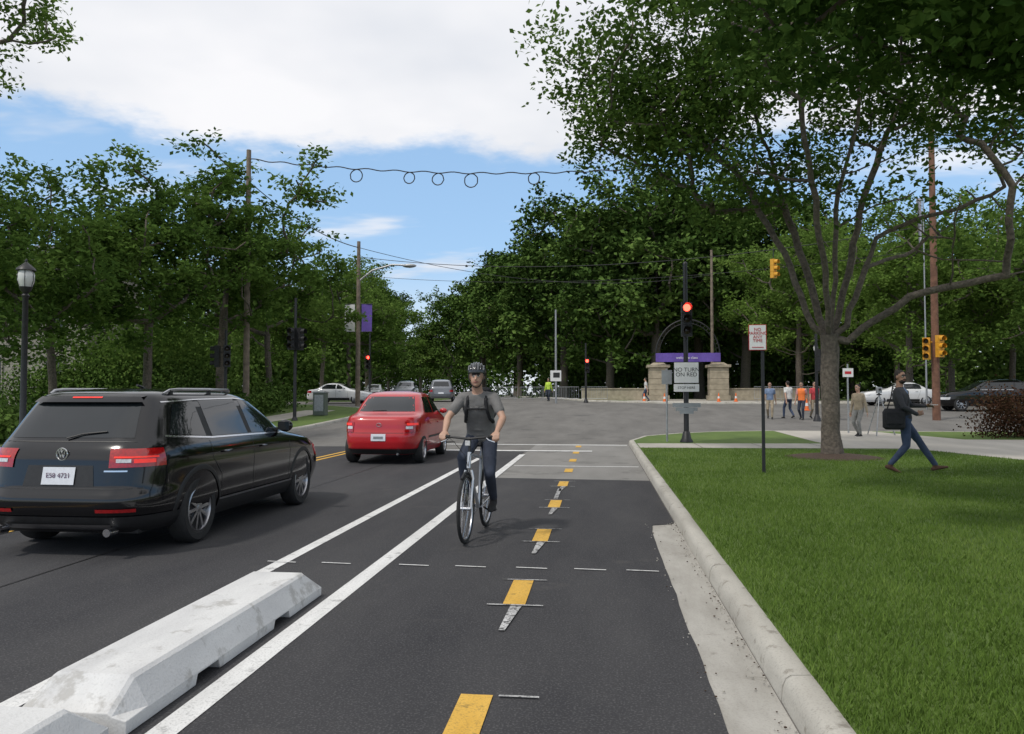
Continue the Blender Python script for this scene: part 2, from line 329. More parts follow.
for i in range(300):
    r=random.uniform(.003,.009); yy=random.uniform(2.2,9.3); xx=.86-abs(random.gauss(0,.05)) if random.random()<.8 else random.uniform(.5,.62)
    mb.ell((xx,yy,.012+r*.4),(r,r*random.uniform(.6,1),r*.6),random.choice([M_CONC,M_GUT,M_MULCH]),n=5,k=3)
mb.obj('gravel_debris')
# ---------------------------------------------------------------- trees
def rings_from_edges(P,Q,R1,R2,S):
    d=Q-P; ln=np.linalg.norm(d,axis=1,keepdims=True); ln[ln<1e-6]=1; d=d/ln
    a=np.where(np.abs(d[:,2:3])<.9,np.array([[0,0,1.]]),np.array([[0,1.,0]])); u=np.cross(d,a); u/=np.linalg.norm(u,axis=1,keepdims=True); v=np.cross(d,u)
    t=np.arange(S)*2*np.pi/S; c=np.cos(t)[None,:,None]; s=np.sin(t)[None,:,None]
    ring=u[:,None,:]*c+v[:,None,:]*s
    A=P[:,None,:]+ring*R1[:,None,None]; B=(Q+d*R2[:,None]*.4)[:,None,:]+ring*R2[:,None,None]
    vs=np.concatenate([A,B],axis=1).reshape(-1,3); n=len(P); base=(np.arange(n)*2*S)[:,None]; q=np.arange(S)[None,:]; q2=(q+1)%S
    fs=np.stack([base+q,base+q2,base+S+q2,base+S+q],axis=2).reshape(-1,4)
    return vs,fs
def tree_mesh(name,seed,H,base_h,trunk_top,trunk_r,clusters,per,leafL,leafm,rc=1.0,step=.6,S=6,lean=(0,0),counts=None,flat=.7,jit=.10,stems=(),ex=2.1,bowf=.10):
    rng=np.random.default_rng(seed)
    pos=[np.array([0,0,-.1])]; par=[-1]; z=0.
    x=np.array([0.,0.])
    while z<trunk_top:
        z+=step*.7; x=x+rng.normal(0,.03,2)*step+np.array(lean)*step*.7
        pos.append(np.array([x[0],x[1],z])); par.append(len(pos)-2)
    top=len(pos)-1
    for st in stems:
        last=int(np.argmin([np.linalg.norm(p-np.array(st[0])) for p in pos[:top+1]])); q=pos[last]
        for t_ in st:
            t_=np.array(t_,float); n=max(1,int(math.ceil(np.linalg.norm(t_-q)/step)))
            for k in range(1,n+1):
                pos.append(q+(t_-q)*k/n+rng.normal(0,.06*step,3)); par.append(last); last=len(pos)-1
            q=t_
    C=np.array(clusters); ref=np.array([x[0],x[1],trunk_top*.8]); order=np.argsort(np.linalg.norm(C-ref,axis=1))
    for ci in order:
        c=C[ci]; P=np.array(pos); ok=P[:,2]>=base_h*.85; d=P-c; dist=np.linalg.norm(d,axis=1); hd=np.linalg.norm(d[:,:2],axis=1)
        cost=dist+1.1*np.maximum(0,P[:,2]-c[2]+.35*hd)+(~ok)*100
        i=int(np.argmin(cost)); a=P[i]; n=max(1,int(math.ceil(dist[i]/step))); last=i; bow=dist[i]*bowf
        off=rng.normal(0,1,3); off/=np.linalg.norm(off)
        for k in range(1,n+1):
            t=k/n; p=a+(c-a)*t+np.array([0,0,-1])*bow*math.sin(math.pi*t)*.5+off*bow*math.sin(math.pi*t)*.7+(rng.normal(0,jit*step,3) if k<n else 0)
            pos.append(p); par.append(last); last=len(pos)-1
    P=np.array(pos); par=np.array(par); acc=np.zeros(len(P))
    for i in range(len(P)-1,0,-1):
        if acc[i]==0: acc[i]=1
        acc[par[i]]+=acc[i]
    rr=acc**(1/ex); rr=rr/rr[0]*trunk_r; rr[0]*=1.4; rr[1]*=1.12; rr=np.maximum(rr,.007)
    idx=np.arange(1,len(P)); R2=rr[idx]; R1=np.minimum(rr[par[idx]],R2*1.25)
    wv,wf=rings_from_edges(P[par[idx]],P[idx],R1,R2,S)
    LP=[];TI=[];SZ=[]
    for j,c in enumerate(C):
        n=int(per*(counts[j] if counts is not None else rng.uniform(.6,1.35)))
        if n<=0: continue
        k=7; sub=c+rng.normal(0,1,(k,3))*np.array([1,1,flat])*rc*.66; w_=rng.integers(0,k,n)
        LP.append(sub[w_]+rng.normal(0,1,(n,3))*np.array([1,1,flat])*rc*.34); ct=rng.uniform(.2,.8); st=rng.uniform(-.15,.15,k)
        TI.append(np.clip(ct+st[w_]+rng.normal(0,.14,n),0,1)); SZ.append(rng.uniform(.65,1.25,n))
    LP=np.concatenate(LP);TI=np.concatenate(TI);SZ=np.concatenate(SZ); n=len(LP)
    nrm=rng.normal(0,1,(n,3)); nrm[:,2]=np.abs(nrm[:,2])+.5; nrm/=np.linalg.norm(nrm,axis=1,keepdims=True)
    a=rng.normal(0,1,(n,3)); a-=nrm*np.sum(a*nrm,axis=1,keepdims=True); a/=np.linalg.norm(a,axis=1,keepdims=True); b=np.cross(nrm,a)
    l=(leafL*SZ*.5)[:,None]; wd=l*.62
    lv=np.stack([LP-a*l,LP+b*wd-a*l*.1+nrm*l*.15,LP+a*l,LP-b*wd-a*l*.1+nrm*l*.15],axis=1).reshape(-1,3)
    nw=len(wv); lf=(np.arange(n)[:,None]*4+np.arange(4)[None,:])+nw
    verts=np.concatenate([wv,lv]); faces=np.concatenate([wf,lf])
    me=bpy.data.meshes.new(name); nv=len(verts); nf=len(faces)
    me.vertices.add(nv); me.vertices.foreach_set('co',verts.astype(np.float32).ravel())
    me.loops.add(nf*4); me.loops.foreach_set('vertex_index',faces.astype(np.int32).ravel())
    me.polygons.add(nf); me.polygons.foreach_set('loop_start',np.arange(nf,dtype=np.int32)*4)
    me.materials.append(M_BARK); me.materials.append(leafm)
    mi=np.zeros(nf,dtype=np.int32); mi[len(wf):]=1; me.polygons.foreach_set('material_index',mi)
    sm=np.zeros(nf,dtype=bool); sm[:len(wf)]=True; me.polygons.foreach_set('use_smooth',sm)
    at=me.attributes.new('tint','FLOAT','POINT'); tv=np.zeros(nv,dtype=np.float32); tv[nw:]=np.repeat(TI,4); at.data.foreach_set('value',tv)
    me.update(calc_edges=True); me.validate(); return me
def crown(rng,n,c,r,inner=.3,lump=.25,bottom=-.75):
    out=[]; ph=rng.uniform(0,6.28,6)
    while len(out)<n:
        d=rng.normal(0,1,3); d/=np.linalg.norm(d)
        if d[2]<bottom: continue
        a=math.atan2(d[1],d[0]); lum=1+lump*(math.sin(3*a+ph[0]+2*d[2])*.5+math.sin(5*a+ph[1]-3*d[2])*.3+math.sin(4*d[2]*2+ph[2]+a)*.4)
        q=(inner**3+(1-inner**3)*rng.uniform())**(1/3)*lum
        out.append(np.array(c)+d*q*np.array(r))
    return out
def place(me,name,x,y,s=1.,rz=0.,z=None,sx=1.):
    o=bpy.data.objects.new(name,me); o.location=(x,y,(zg(y) if z is None else z)); o.scale=(s*sx,s*sx,s); o.rotation_euler=(0,0,rz); COL.objects.link(o); return o
BIG=[]
for i in range(3):
    rng=np.random.default_rng(50+i); cl=crown(rng,125,(0,0,12.6),(6.6,6.6,8.6),.5,.36,-.85)
    BIG.append(tree_mesh('big_elm_mesh%d'%i,60+i,22,3,11,.45,cl,165,.54,M_LEAFD,rc=1.35,step=1.2,S=5))
MID=[]
for i in range(4):
    rng=np.random.default_rng(80+i); cl=crown(rng,78,(0,0,7.0),(3.7,3.7,4.0),.3,.5,-.8)
    MID.append(tree_mesh('street_tree_mesh%d'%i,90+i,11,2.6,5.5,.17,cl,200,.24,M_LEAF,rc=.68,step=.6,S=6,lean=(.03,.02)))
for i,(x,y,h) in enumerate([(-3.9,88,22),(-11.2,109.5,22),(-20,133.6,23),(-32.5,167,22),(-50,215,18),(1,80.6,21.5),(5.5,78,23),(10.8,86.8,24),(14.4,80,23),(21.7,88,22),(28.7,93.7,20),
        (-1,108,23),(6,105,24),(14,108,25),(-9,130,23),(-17,158,24),(-28,190,23),(-75,240,20),(-62,225,18),(-38.5,128,20),(-48,160,20),
        (-36,100,14),(-50,84,13),(-47,112,15),(-40,78,12)]):
    place(BIG[i%3],'elm_tree',x,y,h/21.5,i*1.9,sx=1.0 if h>18 else 1.15)
for i,(x,y,h) in enumerate([(-18.9,21.6,8.2),(-20.6,27.5,9.4),(-19.2,31.3,10.6),(-18.9,37,12.6),(-19.6,45.0,11.6),(-22,60,10.0),(-24,73,12.5),(-26.5,87.5,14.5),(-27,61,10),
        (31.2,74,15),(31.6,64,14),(29,53.5,13.5),(25.5,44,12),(28.5,79,15),(38,60,15)]):
    place(MID[i%4],'ash_tree',x,y,h/11.,i*2.3,sx=1.08)
rng=np.random.default_rng(5); me=tree_mesh('bright_tree_mesh',5,14,2,8,.22,crown(rng,110,(0,0,8),(4.3,4.3,5.6),.2,.4,-.9),190,.26,M_LEAFB,rc=.8,step=.7,S=6)
place(me,'willow_tree',20.3,54,1.,.4); place(me,'willow_tree',16.2,66,1.1,2.); place(me,'willow_tree',25.5,60,1.,4.)
rng=np.random.default_rng(15); me=tree_mesh('tall_tree_mesh',15,15,8.5,11,.20,crown(rng,80,(0,0,12.6),(4.6,4.6,3.2),.3,.3,-.8),200,.17,M_LEAF,rc=.6,step=.6,S=7,ex=1.8)
place(me,'honey_locust_tree',-19.5,18.4,1.)
# main lawn tree
rng=np.random.default_rng(21)
cl=[];ct=[]
for c in crown(rng,110,(-.5,0,9.4),(4.6,4.2,2.9),.25,.2,-.85): cl.append(c); ct.append(rng.uniform(.8,1.4))
for c in crown(rng,34,(-3.5,0.4,8.0),(1.9,2.0,1.3),.1,.25,-.95): cl.append(c); ct.append(rng.uniform(.7,1.2))
for c in crown(rng,30,(3.0,.2,8.2),(2.8,2.6,1.6),.2,.3,-.9): cl.append(c); ct.append(rng.uniform(.3,.8))
for c in crown(rng,30,(3.2,-.3,5.7),(2.8,2.2,1.6),.2,.3,-.9): cl.append(c); ct.append(rng.uniform(.0,.18))
for c in crown(rng,18,(-1.9,0,6.3),(2.2,1.8,.9),.2,.3,-.9): cl.append(c); ct.append(rng.uniform(.2,.9))
stems=[[(-.35,0,2.9),(-1.15,.1,4.9),(-2.0,.2,6.5),(-2.9,.2,7.3),(-4.2,.3,8.3)],[(-.15,.25,3.1),(-.7,.7,5.5),(-1.2,1.2,7.6),(-1.5,1.5,9.2)],[(0,-.15,3.1),(.05,-.5,5.8),(.4,-.8,7.3),(.3,-1.2,9.2)],
 [(.3,0,2.9),(1.05,.2,4.9),(1.9,.2,5.3),(2.8,.1,5.5),(3.7,0,5.9)],[(.2,.25,3.0),(.9,.7,5.6),(1.6,1.0,7.5),(2.2,1.3,8.6)],[(.3,-.15,2.6),(1.5,-.5,3.5),(2.6,-.7,3.75),(3.6,-.9,3.9)],[(-.1,-.3,2.9),(-.6,-1.3,5),(-1.2,-2.2,7.2)]]
me=tree_mesh('lawn_tree_mesh',22,12,3.2,2.5,.195,cl,300,.14,M_LEAF,rc=.66,step=.42,S=9,counts=ct,lean=(-.03,0),jit=.07,stems=stems,ex=1.9,bowf=.07)
place(me,'hawthorn_tree',5.12,18.0,1.,0,z=.12)
mb=MB(); mb.lathe((5.15,18.0,.12),(0,0,1),[(.001,.10),(.35,.085),(.8,.04),(1.05,.005)],M_MULCH,28); mb.obj('mulch_bed')
# overhanging maple, trunk right of the frame
rng=np.random.default_rng(31)
cl=crown(rng,110,(-.5,.6,7.3),(5.1,4.6,2.6),.3,.2,-.9)+crown(rng,55,(-1.6,.8,6.0),(3.9,3.6,1.1),.1,.2,-.95)
me=tree_mesh('maple_mesh',33,11,3.2,6,.19,cl,400,.15,M_LEAFM,rc=.62,step=.5,S=9,ex=1.9,jit=.07,bowf=.06)
place(me,'maple_tree',6.6,7.6,1.,0,z=.12)
def leafmass(name,boxes,n,size,m,seed):
    rng=np.random.default_rng(seed); LP=[];TI=[]
    for (x0,x1,y0,y1,z0,z1,fr) in boxes:
        k=int(n*fr); cx=rng.uniform(x0,x1,max(4,k//120)); cy=rng.uniform(y0,y1,len(cx)); cz=z0+(z1-z0)*rng.uniform(0,1,len(cx))**.8; tt=rng.uniform(.2,.8,len(cx))
        i=rng.integers(0,len(cx),k); sp=min(z1-z0,y1-y0)*.28
        p=np.stack([cx[i],cy[i],cz[i]],1)+rng.normal(0,1,(k,3))*np.array([sp,sp,sp*.7]); LP.append(p); TI.append(np.clip(tt[i]+rng.normal(0,.13,k),0,1))
    LP=np.concatenate(LP);TI=np.concatenate(TI);n=len(LP)
    LP[:,2]=np.maximum(LP[:,2],.02); LP[:,2]+=np.interp(LP[:,1],ZY,ZZ)
    nr=rng.normal(0,1,(n,3)); nr/=np.linalg.norm(nr,axis=1,keepdims=True); a=rng.normal(0,1,(n,3)); a-=nr*np.sum(a*nr,1,keepdims=True); a/=np.linalg.norm(a,axis=1,keepdims=True); b=np.cross(nr,a); l=size*.5
    v=np.stack([LP-a*l,LP+b*l*.65,LP+a*l,LP-b*l*.65],1).reshape(-1,3); me=bpy.data.meshes.new(name); me.vertices.add(n*4); me.vertices.foreach_set('co',v.astype(np.float32).ravel())
    me.loops.add(n*4); me.loops.foreach_set('vertex_index',np.arange(n*4,dtype=np.int32)); me.polygons.add(n); me.polygons.foreach_set('loop_start',np.arange(n,dtype=np.int32)*4)
    me.materials.append(m); at=me.attributes.new('tint','FLOAT','POINT'); at.data.foreach_set('value',np.repeat(TI,4).astype(np.float32)); me.update(calc_edges=True); me.validate()
    o=bpy.data.objects.new(name,me); COL.objects.link(o); return o
leafmass('distant_tree_line',[(-14,90,118,128,0,11,1),(-140,-42,118,135,0,9,.8),(-90,-30,240,262,0,14,.7),(60,200,90,110,0,13,.7)],38000,.95,M_LEAFD,1)
leafmass('understory_shrubs',[(-6,40,91,97,0,5.5,1),(30,60,66,74,0,4,.4),(-60,-25,66,74,0,6,.9)],22000,.5,M_LEAFD,2)
leafmass('hedge',[(-24,-17.5,42,44,0,1.3,.35),(-17.6,-16.6,20,40,0,1.0,.8),(-30,-20,36,39,0,2.3,1.1)],20000,.17,M_LEAFD,3)
leafmass('lilac_shrub',[(-27.5,-21,37.5,42,0,4.2,1)],14000,.22,M_LEAF,8)
leafmass('barberry_hedge',[(12.2,17,25.6,27,.1,1.3,1)],22000,.09,M_LEAFR,4)
def blades(name,n,seed,fn,hmin,hmax,wd):
    rng=np.random.default_rng(seed); x,y,ok=fn(rng,n); x=x[ok];y=y[ok];n=len(x)
    h=rng.uniform(hmin,hmax,n); a=rng.uniform(0,6.283,n); lx=rng.normal(0,.45,n)*h; ly=rng.normal(0,.45,n)*h
    z=np.full(n,.125); w_=wd*rng.uniform(.7,1.4,n); dx=np.cos(a)*w_; dy=np.sin(a)*w_
    v=np.stack([np.stack([x-dx,y-dy,z],1),np.stack([x+dx,y+dy,z],1),np.stack([x+lx,y+ly,z+h],1)],1).reshape(-1,3)
    me=bpy.data.meshes.new(name); me.vertices.add(n*3); me.vertices.foreach_set('co',v.astype(np.float32).ravel()); me.loops.add(n*3); me.loops.foreach_set('vertex_index',np.arange(n*3,dtype=np.int32)); me.polygons.add(n); me.polygons.foreach_set('loop_start',np.arange(n,dtype=np.int32)*3)
    me.materials.append(M_BLADE); t=.45+.2*np.sin(x*1.7+np.sin(y*1.1)*2)*np.sin(y*.9+1)+.12*np.sin(x*5.1+y*3.3)*np.sin(y*4.7-x*2)+rng.normal(0,.2,n); at=me.attributes.new('tint','FLOAT','POINT'); at.data.foreach_set('value',np.repeat(np.clip(t,0,1),3).astype(np.float32)); me.update(calc_edges=True); me.validate()
    o=bpy.data.objects.new(name,me); COL.objects.link(o)
def region(rng,n):
    y=2.2+18.2*rng.uniform(0,1,n)**1.25; x=1.03+rng.uniform(0,1,n)*(.64*y+1.2)
    edge=np.interp(y,[-10,6,17.5,21],[14,11.6,8.9,7.9]); ok=(x<edge-.05)&(((x-5.15)**2+(y-18)**2)>.85); return x,y,ok
blades('lawn_grass',300000,9,region,.022,.060,.0035)
# ---------------------------------------------------------------- generic colours
BLK=mat('black_plastic',(.018,.018,.019),.5,0,.2,20); RUB=mat('tire_rubber',(.022,.022,.022),.85,0,.2,30,.3,120)
CHR=mat('chrome_trim',(.7,.7,.72),.18,1.,.03,5); GLS=mat('car_glass',(.012,.015,.017),.03,0,.1,3,spec=.8); ALU=mat('alloy_wheel',(.5,.5,.52),.3,1.,.1,10)
PBLK=mat('black_car_paint',(.004,.004,.005),.12,0,.1,3,coat=.4,spec=.5); PRED=mat('red_car_paint',(.46,.010,.016),.28,0,.06,2,coat=.7)
PWHT=mat('white_car_paint',(.72,.72,.72),.3,0,.03,3,coat=1.); PGRY=mat('gray_car_paint',(.16,.17,.19),.3,.3,.06,3,coat=1.)
TAIL=mat('tail_light',(.35,.006,.008),.12,0,.25,40,coat=1.); TAILB=mat('tail_light_bright',(.75,.03,.02),.2,0,.2,40,emis=(1,.05,.03),estr=.35); CLRL=mat('clear_lens',(.6,.6,.6),.1,0,.2,40,coat=1.)
PLATE=mat('license_plate',(.68,.70,.74),.4,0,.06,30); PLTX=mat('plate_text',(.16,.10,.16),.5); ORG=mat('orange_plastic',(.75,.16,.03),.5,0,.08,10)
GALV=mat('galvanized_steel',(.36,.37,.38),.5,.6,.15,12); DKM=mat('dark_painted_metal',(.025,.025,.027),.45,.2,.2,12); WOOD=mat('weathered_pole_wood',(.19,.15,.115),.9,0,.3,5,.6,30); WOODR=mat('brown_pole_wood',(.17,.085,.055),.9,0,.3,5,.6,30)
SGNW=mat('sign_white',(.70,.70,.69),.5,0,.05,8); SGNR=mat('sign_red',(.5,.02,.03),.5,0,.05,8); SGNK=mat('sign_black',(.02,.02,.02),.5,0,.05,8); SGNB=mat('sign_back_aluminium',(.33,.34,.35),.45,.6,.1,8); PURP=mat('purple_banner_cloth',(.13,.08,.36),.8,0,.1,5); FLG=mat('flag_cloth',(.40,.40,.46),.8,0,.3,3)
SIGY=mat('signal_yellow',(.65,.33,.03),.5,0,.1,8); REDL=mat('red_signal_lit',(.8,.02,.02),.4,0,.05,8,emis=(1,.05,.03),estr=9); LENS=mat('signal_lens_dark',(.03,.02,.015),.2,0,.1,8); LGT=mat('lamp_globe',(.6,.6,.58),.3,0,.04,8)
# ---------------------------------------------------------------- cars
class CarShape:
    def __init__(s,keys,n=6.):
        K=np.array(keys); s.z0=K[0,0]; s.z1=K[-1,0]; zz=np.linspace(s.z0,s.z1,500); s.zz=zz; s.t=[]; dz=zz[1]-zz[0]; sg=.012/dz; k=np.arange(-int(3*sg)-1,int(3*sg)+2); ker=np.exp(-k**2/(2*sg*sg)); ker/=ker.sum(); pad=len(k)//2
        for c in (1,2,3):
            a=np.interp(zz,K[:,0],K[:,c]); e=np.pad(a,pad,mode='reflect',reflect_type='odd'); s.t.append(np.convolve(e,ker,'valid')[:len(a)])
        s.n=n
    def q(s,z): return [float(np.interp(z,s.zz,t)) for t in s.t]
    def P(s,phi,z,off=0.):
        yr,yf,w=s.q(z); yc=(yr+yf)/2; l=(yf-yr)/2; c,d=math.cos(phi),math.sin(phi); r=(abs(c)**s.n+abs(d)**s.n)**(-1/s.n)
        return Vector(((w+off)*c*r,yc+(l+off)*d*r,z))
    def side(s,y,z,off=0.,sg=1):
        yr,yf,w=s.q(z); yc=(yr+yf)/2; l=(yf-yr)/2; t=min(.999,abs((y-yc)/l)); return Vector((sg*(w*(1-t**s.n)**(1/s.n)+off),y,z))
    def end(s,x,z,off=0.,front=False):
        yr,yf,w=s.q(z); yc=(yr+yf)/2; l=(yf-yr)/2; t=min(.999,abs(x/w)); k=l*(1-t**s.n)**(1/s.n)+off; return Vector((x,yc+k if front else yc-k,z))
def bil(c,u,v):
    a,b,cc,d=[np.array(k,float) for k in c]
    return (a*(1-u)+b*u)*(1-v)+(d*(1-u)+cc*u)*v
def wheel(mb,c,sg,R=.32,W=.2,spokes=10,rimr=.215,steel=False):
    c=Vector(c); ax=Vector((sg,0,0))
    mb.lathe(c,ax,[(rimr,-W/2),(R-.03,-W/2),(R-.008,-W/2+.02),(R,-W/2+.05),(R,W/2-.05),(R-.008,W/2-.02),(R-.03,W/2),(rimr+.012,W/2-.004),(rimr,W/2-.02)],RUB,40)
    mb.lathe(c,ax,[(rimr+.004,W/2-.012),(rimr-.012,W/2-.006),(rimr-.02,W/2-.03),(rimr-.03,-W/2)],ALU,40)
    mb.lathe(c,ax,[(.001,W/2-.085),(rimr-.02,W/2-.09)],BLK,24); mb.lathe(c,ax,[(.001,W/2-.018),(.03,W/2-.018),(.05,W/2-.03),(.055,W/2-.06)],ALU,20)
    for i in range(spokes):
        a=2*math.pi*i/spokes+.1; d=Vector((0,math.cos(a),math.sin(a))); R3=Matrix((ax,d,ax.cross(d))).transposed()
        mb.box(c+ax*(W/2-.035)+d*(rimr*.53),(.03,rimr*.93,.030 if not steel else .055),ALU,R3)
def car(name,loc,rz,keys,paint,wheels,n=6.,R=.32,kind='wagon',track=None,spokes=10):
    root=empty(name,loc,rz); S=CarShape(keys,n); z0,z1=S.z0,S.z1
    zs=np.concatenate([np.linspace(z0,z1-.12,46,endpoint=False),np.linspace(z1-.12,z1,18)]); NA=112; mb=MB(); vs=[]
    for z in zs:
        for k in range(NA): vs.append(S.P(2*math.pi*k/NA,z))
    fs=[(i*NA+k,i*NA+(k+1)%NA,(i+1)*NA+(k+1)%NA,(i+1)*NA+k) for i in range(len(zs)-1) for k in range(NA)]+[tuple(range(NA-1,-1,-1)),tuple((len(zs)-1)*NA+k for k in range(NA))]
    mb.add(vs,fs,paint); mb.mi(BLK); body=mb.obj('body',root,smooth=38)
    cut=MB(); cut.mi(paint)
    xw=max(k[3] for k in keys)
    for y in wheels: 
        for sg in (-1,1): cut.tube((sg*(xw-.30),y,R+.0),(sg*(xw+.3),y,R),R+.055,BLK,n=36)
    for o in (cut.obj('cutter',None,smooth=0),):
        md=body.modifiers.new('arch','BOOLEAN'); md.object=o; md.operation='DIFFERENCE'; md.solver='EXACT'
        bpy.context.view_layer.update(); dg=bpy.context.evaluated_depsgraph_get(); nm=bpy.data.meshes.new_from_object(body.evaluated_get(dg)); body.modifiers.clear(); body.data=nm; bpy.data.objects.remove(o)
        nm.polygons.foreach_set('use_smooth',[True]*len(nm.polygons)); nm.set_sharp_from_angle(angle=math.radians(38))
    wb=MB()
    for y in wheels:
        for sg in (-1,1): wheel(wb,(sg*(xw-.115),y,R),sg,R,.2,spokes,R*.68)
    wb.obj('wheels',root,smooth=35)
    return root,S
def sidequad(mb,S,c,m,off=.004,nu=10,nv=6):
    for sg in (-1,1): mb.grid(lambda u,v:S.side(*bil(c,u,v),off,sg),nu,nv,m,flip=(sg>0))
def rearquad(mb,S,c,m,off=.004,nu=10,nv=6,front=False): mb.grid(lambda u,v:S.end(*bil(c,u,v),off,front),nu,nv,m,flip=front)
def sline(mb,S,pts,m,wd=.006,off=.003):
    for (a,b) in zip(pts[:-1],pts[1:]):
        a=np.array(a,float);b=np.array(b,float);d=b-a;l=np.linalg.norm(d);nn=np.array([-d[1],d[0]])/l*wd/2
        sidequad(mb,S,(a-nn,b-nn,b+nn,a+nn),m,off,max(2,int(l/.08)),1)
def arch(mb,S,y,R,r0,r1,m,off=.008,a0=-28,a1=208):
    for sg in (-1,1):
        def fn(u,v):
            a=math.radians(a0+(a1-a0)*u); r=r0+(r1-r0)*v; z=max(S.z0+.005,R+r*math.sin(a)); return S.side(y+r*math.cos(a),z,off if v<.99 else .001,sg)
        mb.grid(fn,30,3,m,flip=(sg<0))
WK=[(.20,.20,4.35,.78),(.28,.06,4.47,.85),(.42,.0,4.55,.885),(.52,.0,4.56,.89),(.60,.05,4.55,.893),(.75,.08,4.42,.90),(.86,.10,4.12,.895),(.91,.12,3.8,.88),(.96,.15,3.42,.86),(1.03,.21,3.18,.825),(1.2,.335,2.9,.755),(1.33,.44,2.62,.70),(1.40,.50,2.42,.655),(1.44,.56,2.25,.60),(1.47,.75,1.95,.46),(1.482,1.0,1.7,.2)]
root,S=car('station_wagon_car',(-4.94,6.62,.012),math.radians(0),WK,PBLK,(.92,3.56),6.,.325); root.scale=(1.03,1.03,1.05)
g=MB()
sidequad(g,S,((2.12,1.0),(3.02,.985),(2.55,1.335),(2.08,1.36)),GLS); sidequad(g,S,((1.22,1.01),(2.02,1.0),(1.98,1.36),(1.20,1.355)),GLS); sidequad(g,S,((.52,1.06),(1.10,1.015),(1.09,1.35),(.72,1.33)),GLS)
sidequad(g,S,((1.10,1.0),(1.22,1.0),(1.20,1.37),(1.09,1.37)),BLK,.002,2,4); sidequad(g,S,((2.02,1.0),(2.12,1.0),(2.08,1.37),(1.98,1.37)),BLK,.002,2,4)
sline(g,S,[(.46,1.045),(.55,1.035),(1.2,.995),(2.1,.982),(3.05,.965)],CHR,.016,.006); sline(g,S,[(.60,1.352),(1.1,1.372),(2.0,1.382),(2.50,1.352)],CHR,.010,.006)
rearquad(g,S,((-.60,1.035),(.60,1.035),(.52,1.35),(-.52,1.35)),GLS,.004,16,6)
rearquad(g,S,((-.56,1.352),(.56,1.352),(.50,1.405),(-.50,1.405)),PBLK,.05,14,3)
g.grid(lambda u,v: S.end((-.5+u)*1.04,1.402+.016*v,.05-.0*v)+V(0,.10*v,0),14,3,PBLK)
g.grid(lambda u,v: S.end((-.5+u)*.30,1.39+.012*v,.056),6,1,TAILB)
rearquad(g,S,((-.72,1.0),(.72,1.0),(.70,1.008),(-.70,1.008)),BLK,.003,16,1)
g.obj('windows',root,smooth=30)
d=MB()
for sg in (-1,1):
    def ph(a): return math.radians(-90+sg*a)
    d.grid(lambda u,v: S.P(ph(27+20*u),.80+.145*v-.02*(1-u)*(1-v)-.012*u*(1-v),.010),14,5,TAIL,flip=sg<0)
    d.grid(lambda u,v: S.P(ph(29+16*u),.865+.014*v,.014),14,1,TAILB,flip=sg<0)
    d.grid(lambda u,v: S.P(ph(30+6*u),.825+.03*v,.014),5,1,CLRL,flip=sg<0)
    d.grid(lambda u,v: S.P(ph(37+7*u),.82+.035*v,.014),5,1,TAILB,flip=sg<0)
    d.grid(lambda u,v: S.P(ph(24+16*u),.40+.03*v,.012),6,1,TAIL,flip=sg<0)
rearquad(d,S,((-.34,.62),(.34,.62),(.31,.80),(-.31,.80)),BLK,.003,8,2); rearquad(d,S,((-.155,.635),(.155,.635),(.155,.785),(-.155,.785)),PLATE,.014,4,2)
c=S.end(0,.895,.012); d.path([c+V(math.cos(a)*.052,0,math.sin(a)*.052) for a in np.linspace(0,2*math.pi,24,endpoint=False)],.006,CHR,6,True)
for a,b in (((-.032,.032),(-.012,-.03)),((-.012,-.03),(0,0)),((0,0),(.012,-.03)),((.012,-.03),(.032,.032)),((-.014,.045),(0,.008)),((0,.008),(.014,.045))): d.tube(c+V(a[0],0,a[1]),c+V(b[0],0,b[1]),.005,CHR,n=6)
for sg in (-1,1): d.grid(lambda u,v: S.P(math.radians(-90+sg*(40.5+.35*v)),.64+.16*u,.003),8,1,BLK,flip=sg<0)
rearquad(d,S,((-.80,.598),(.80,.598),(.80,.606),(-.80,.606)),BLK,.003,20,1)
d.grid(lambda u,v: S.P(math.radians(-146+112*u),.205+.155*v,.010),30,4,BLK); d.grid(lambda u,v: S.end((-.5+u)*1.0,.24+.05*v,.018),12,2,ALU)
for sg in (-.52,.52): d.tube((sg,.10,.235),(sg,-.02,.235),.035,CHR,n=14)
d.path([S.end(-.02,1.03,.02),S.end(.12,1.07,.02),S.end(.34,1.09,.016)],.007,BLK,6)
rearquad(d,S,((.42,.745),(.62,.745),(.62,.758),(.42,.758)),CHR,.006,4,1)
sidequad(d,S,((1.27,.205),(3.22,.205),(3.20,.36),(1.29,.36)),BLK,.010,20,3); sline(d,S,[(1.30,.368),(3.19,.368)],ALU,.020,.014)
for y in (.92,3.56): arch(d,S,y,.325,.375,.425,BLK)
for pts in ([(1.13,.97),(1.14,.80),(1.33,.62),(1.36,.40)],[(2.07,.97),(2.09,.37)],[(3.06,.955),(3.12,.75),(3.10,.40)],[(1.36,.375),(3.10,.375)]): sline(d,S,pts,BLK,.007,.0025)
sline(d,S,[(.30,.80),(1.5,.785),(3.1,.77),(4.1,.74)],PBLK,.012,.006)
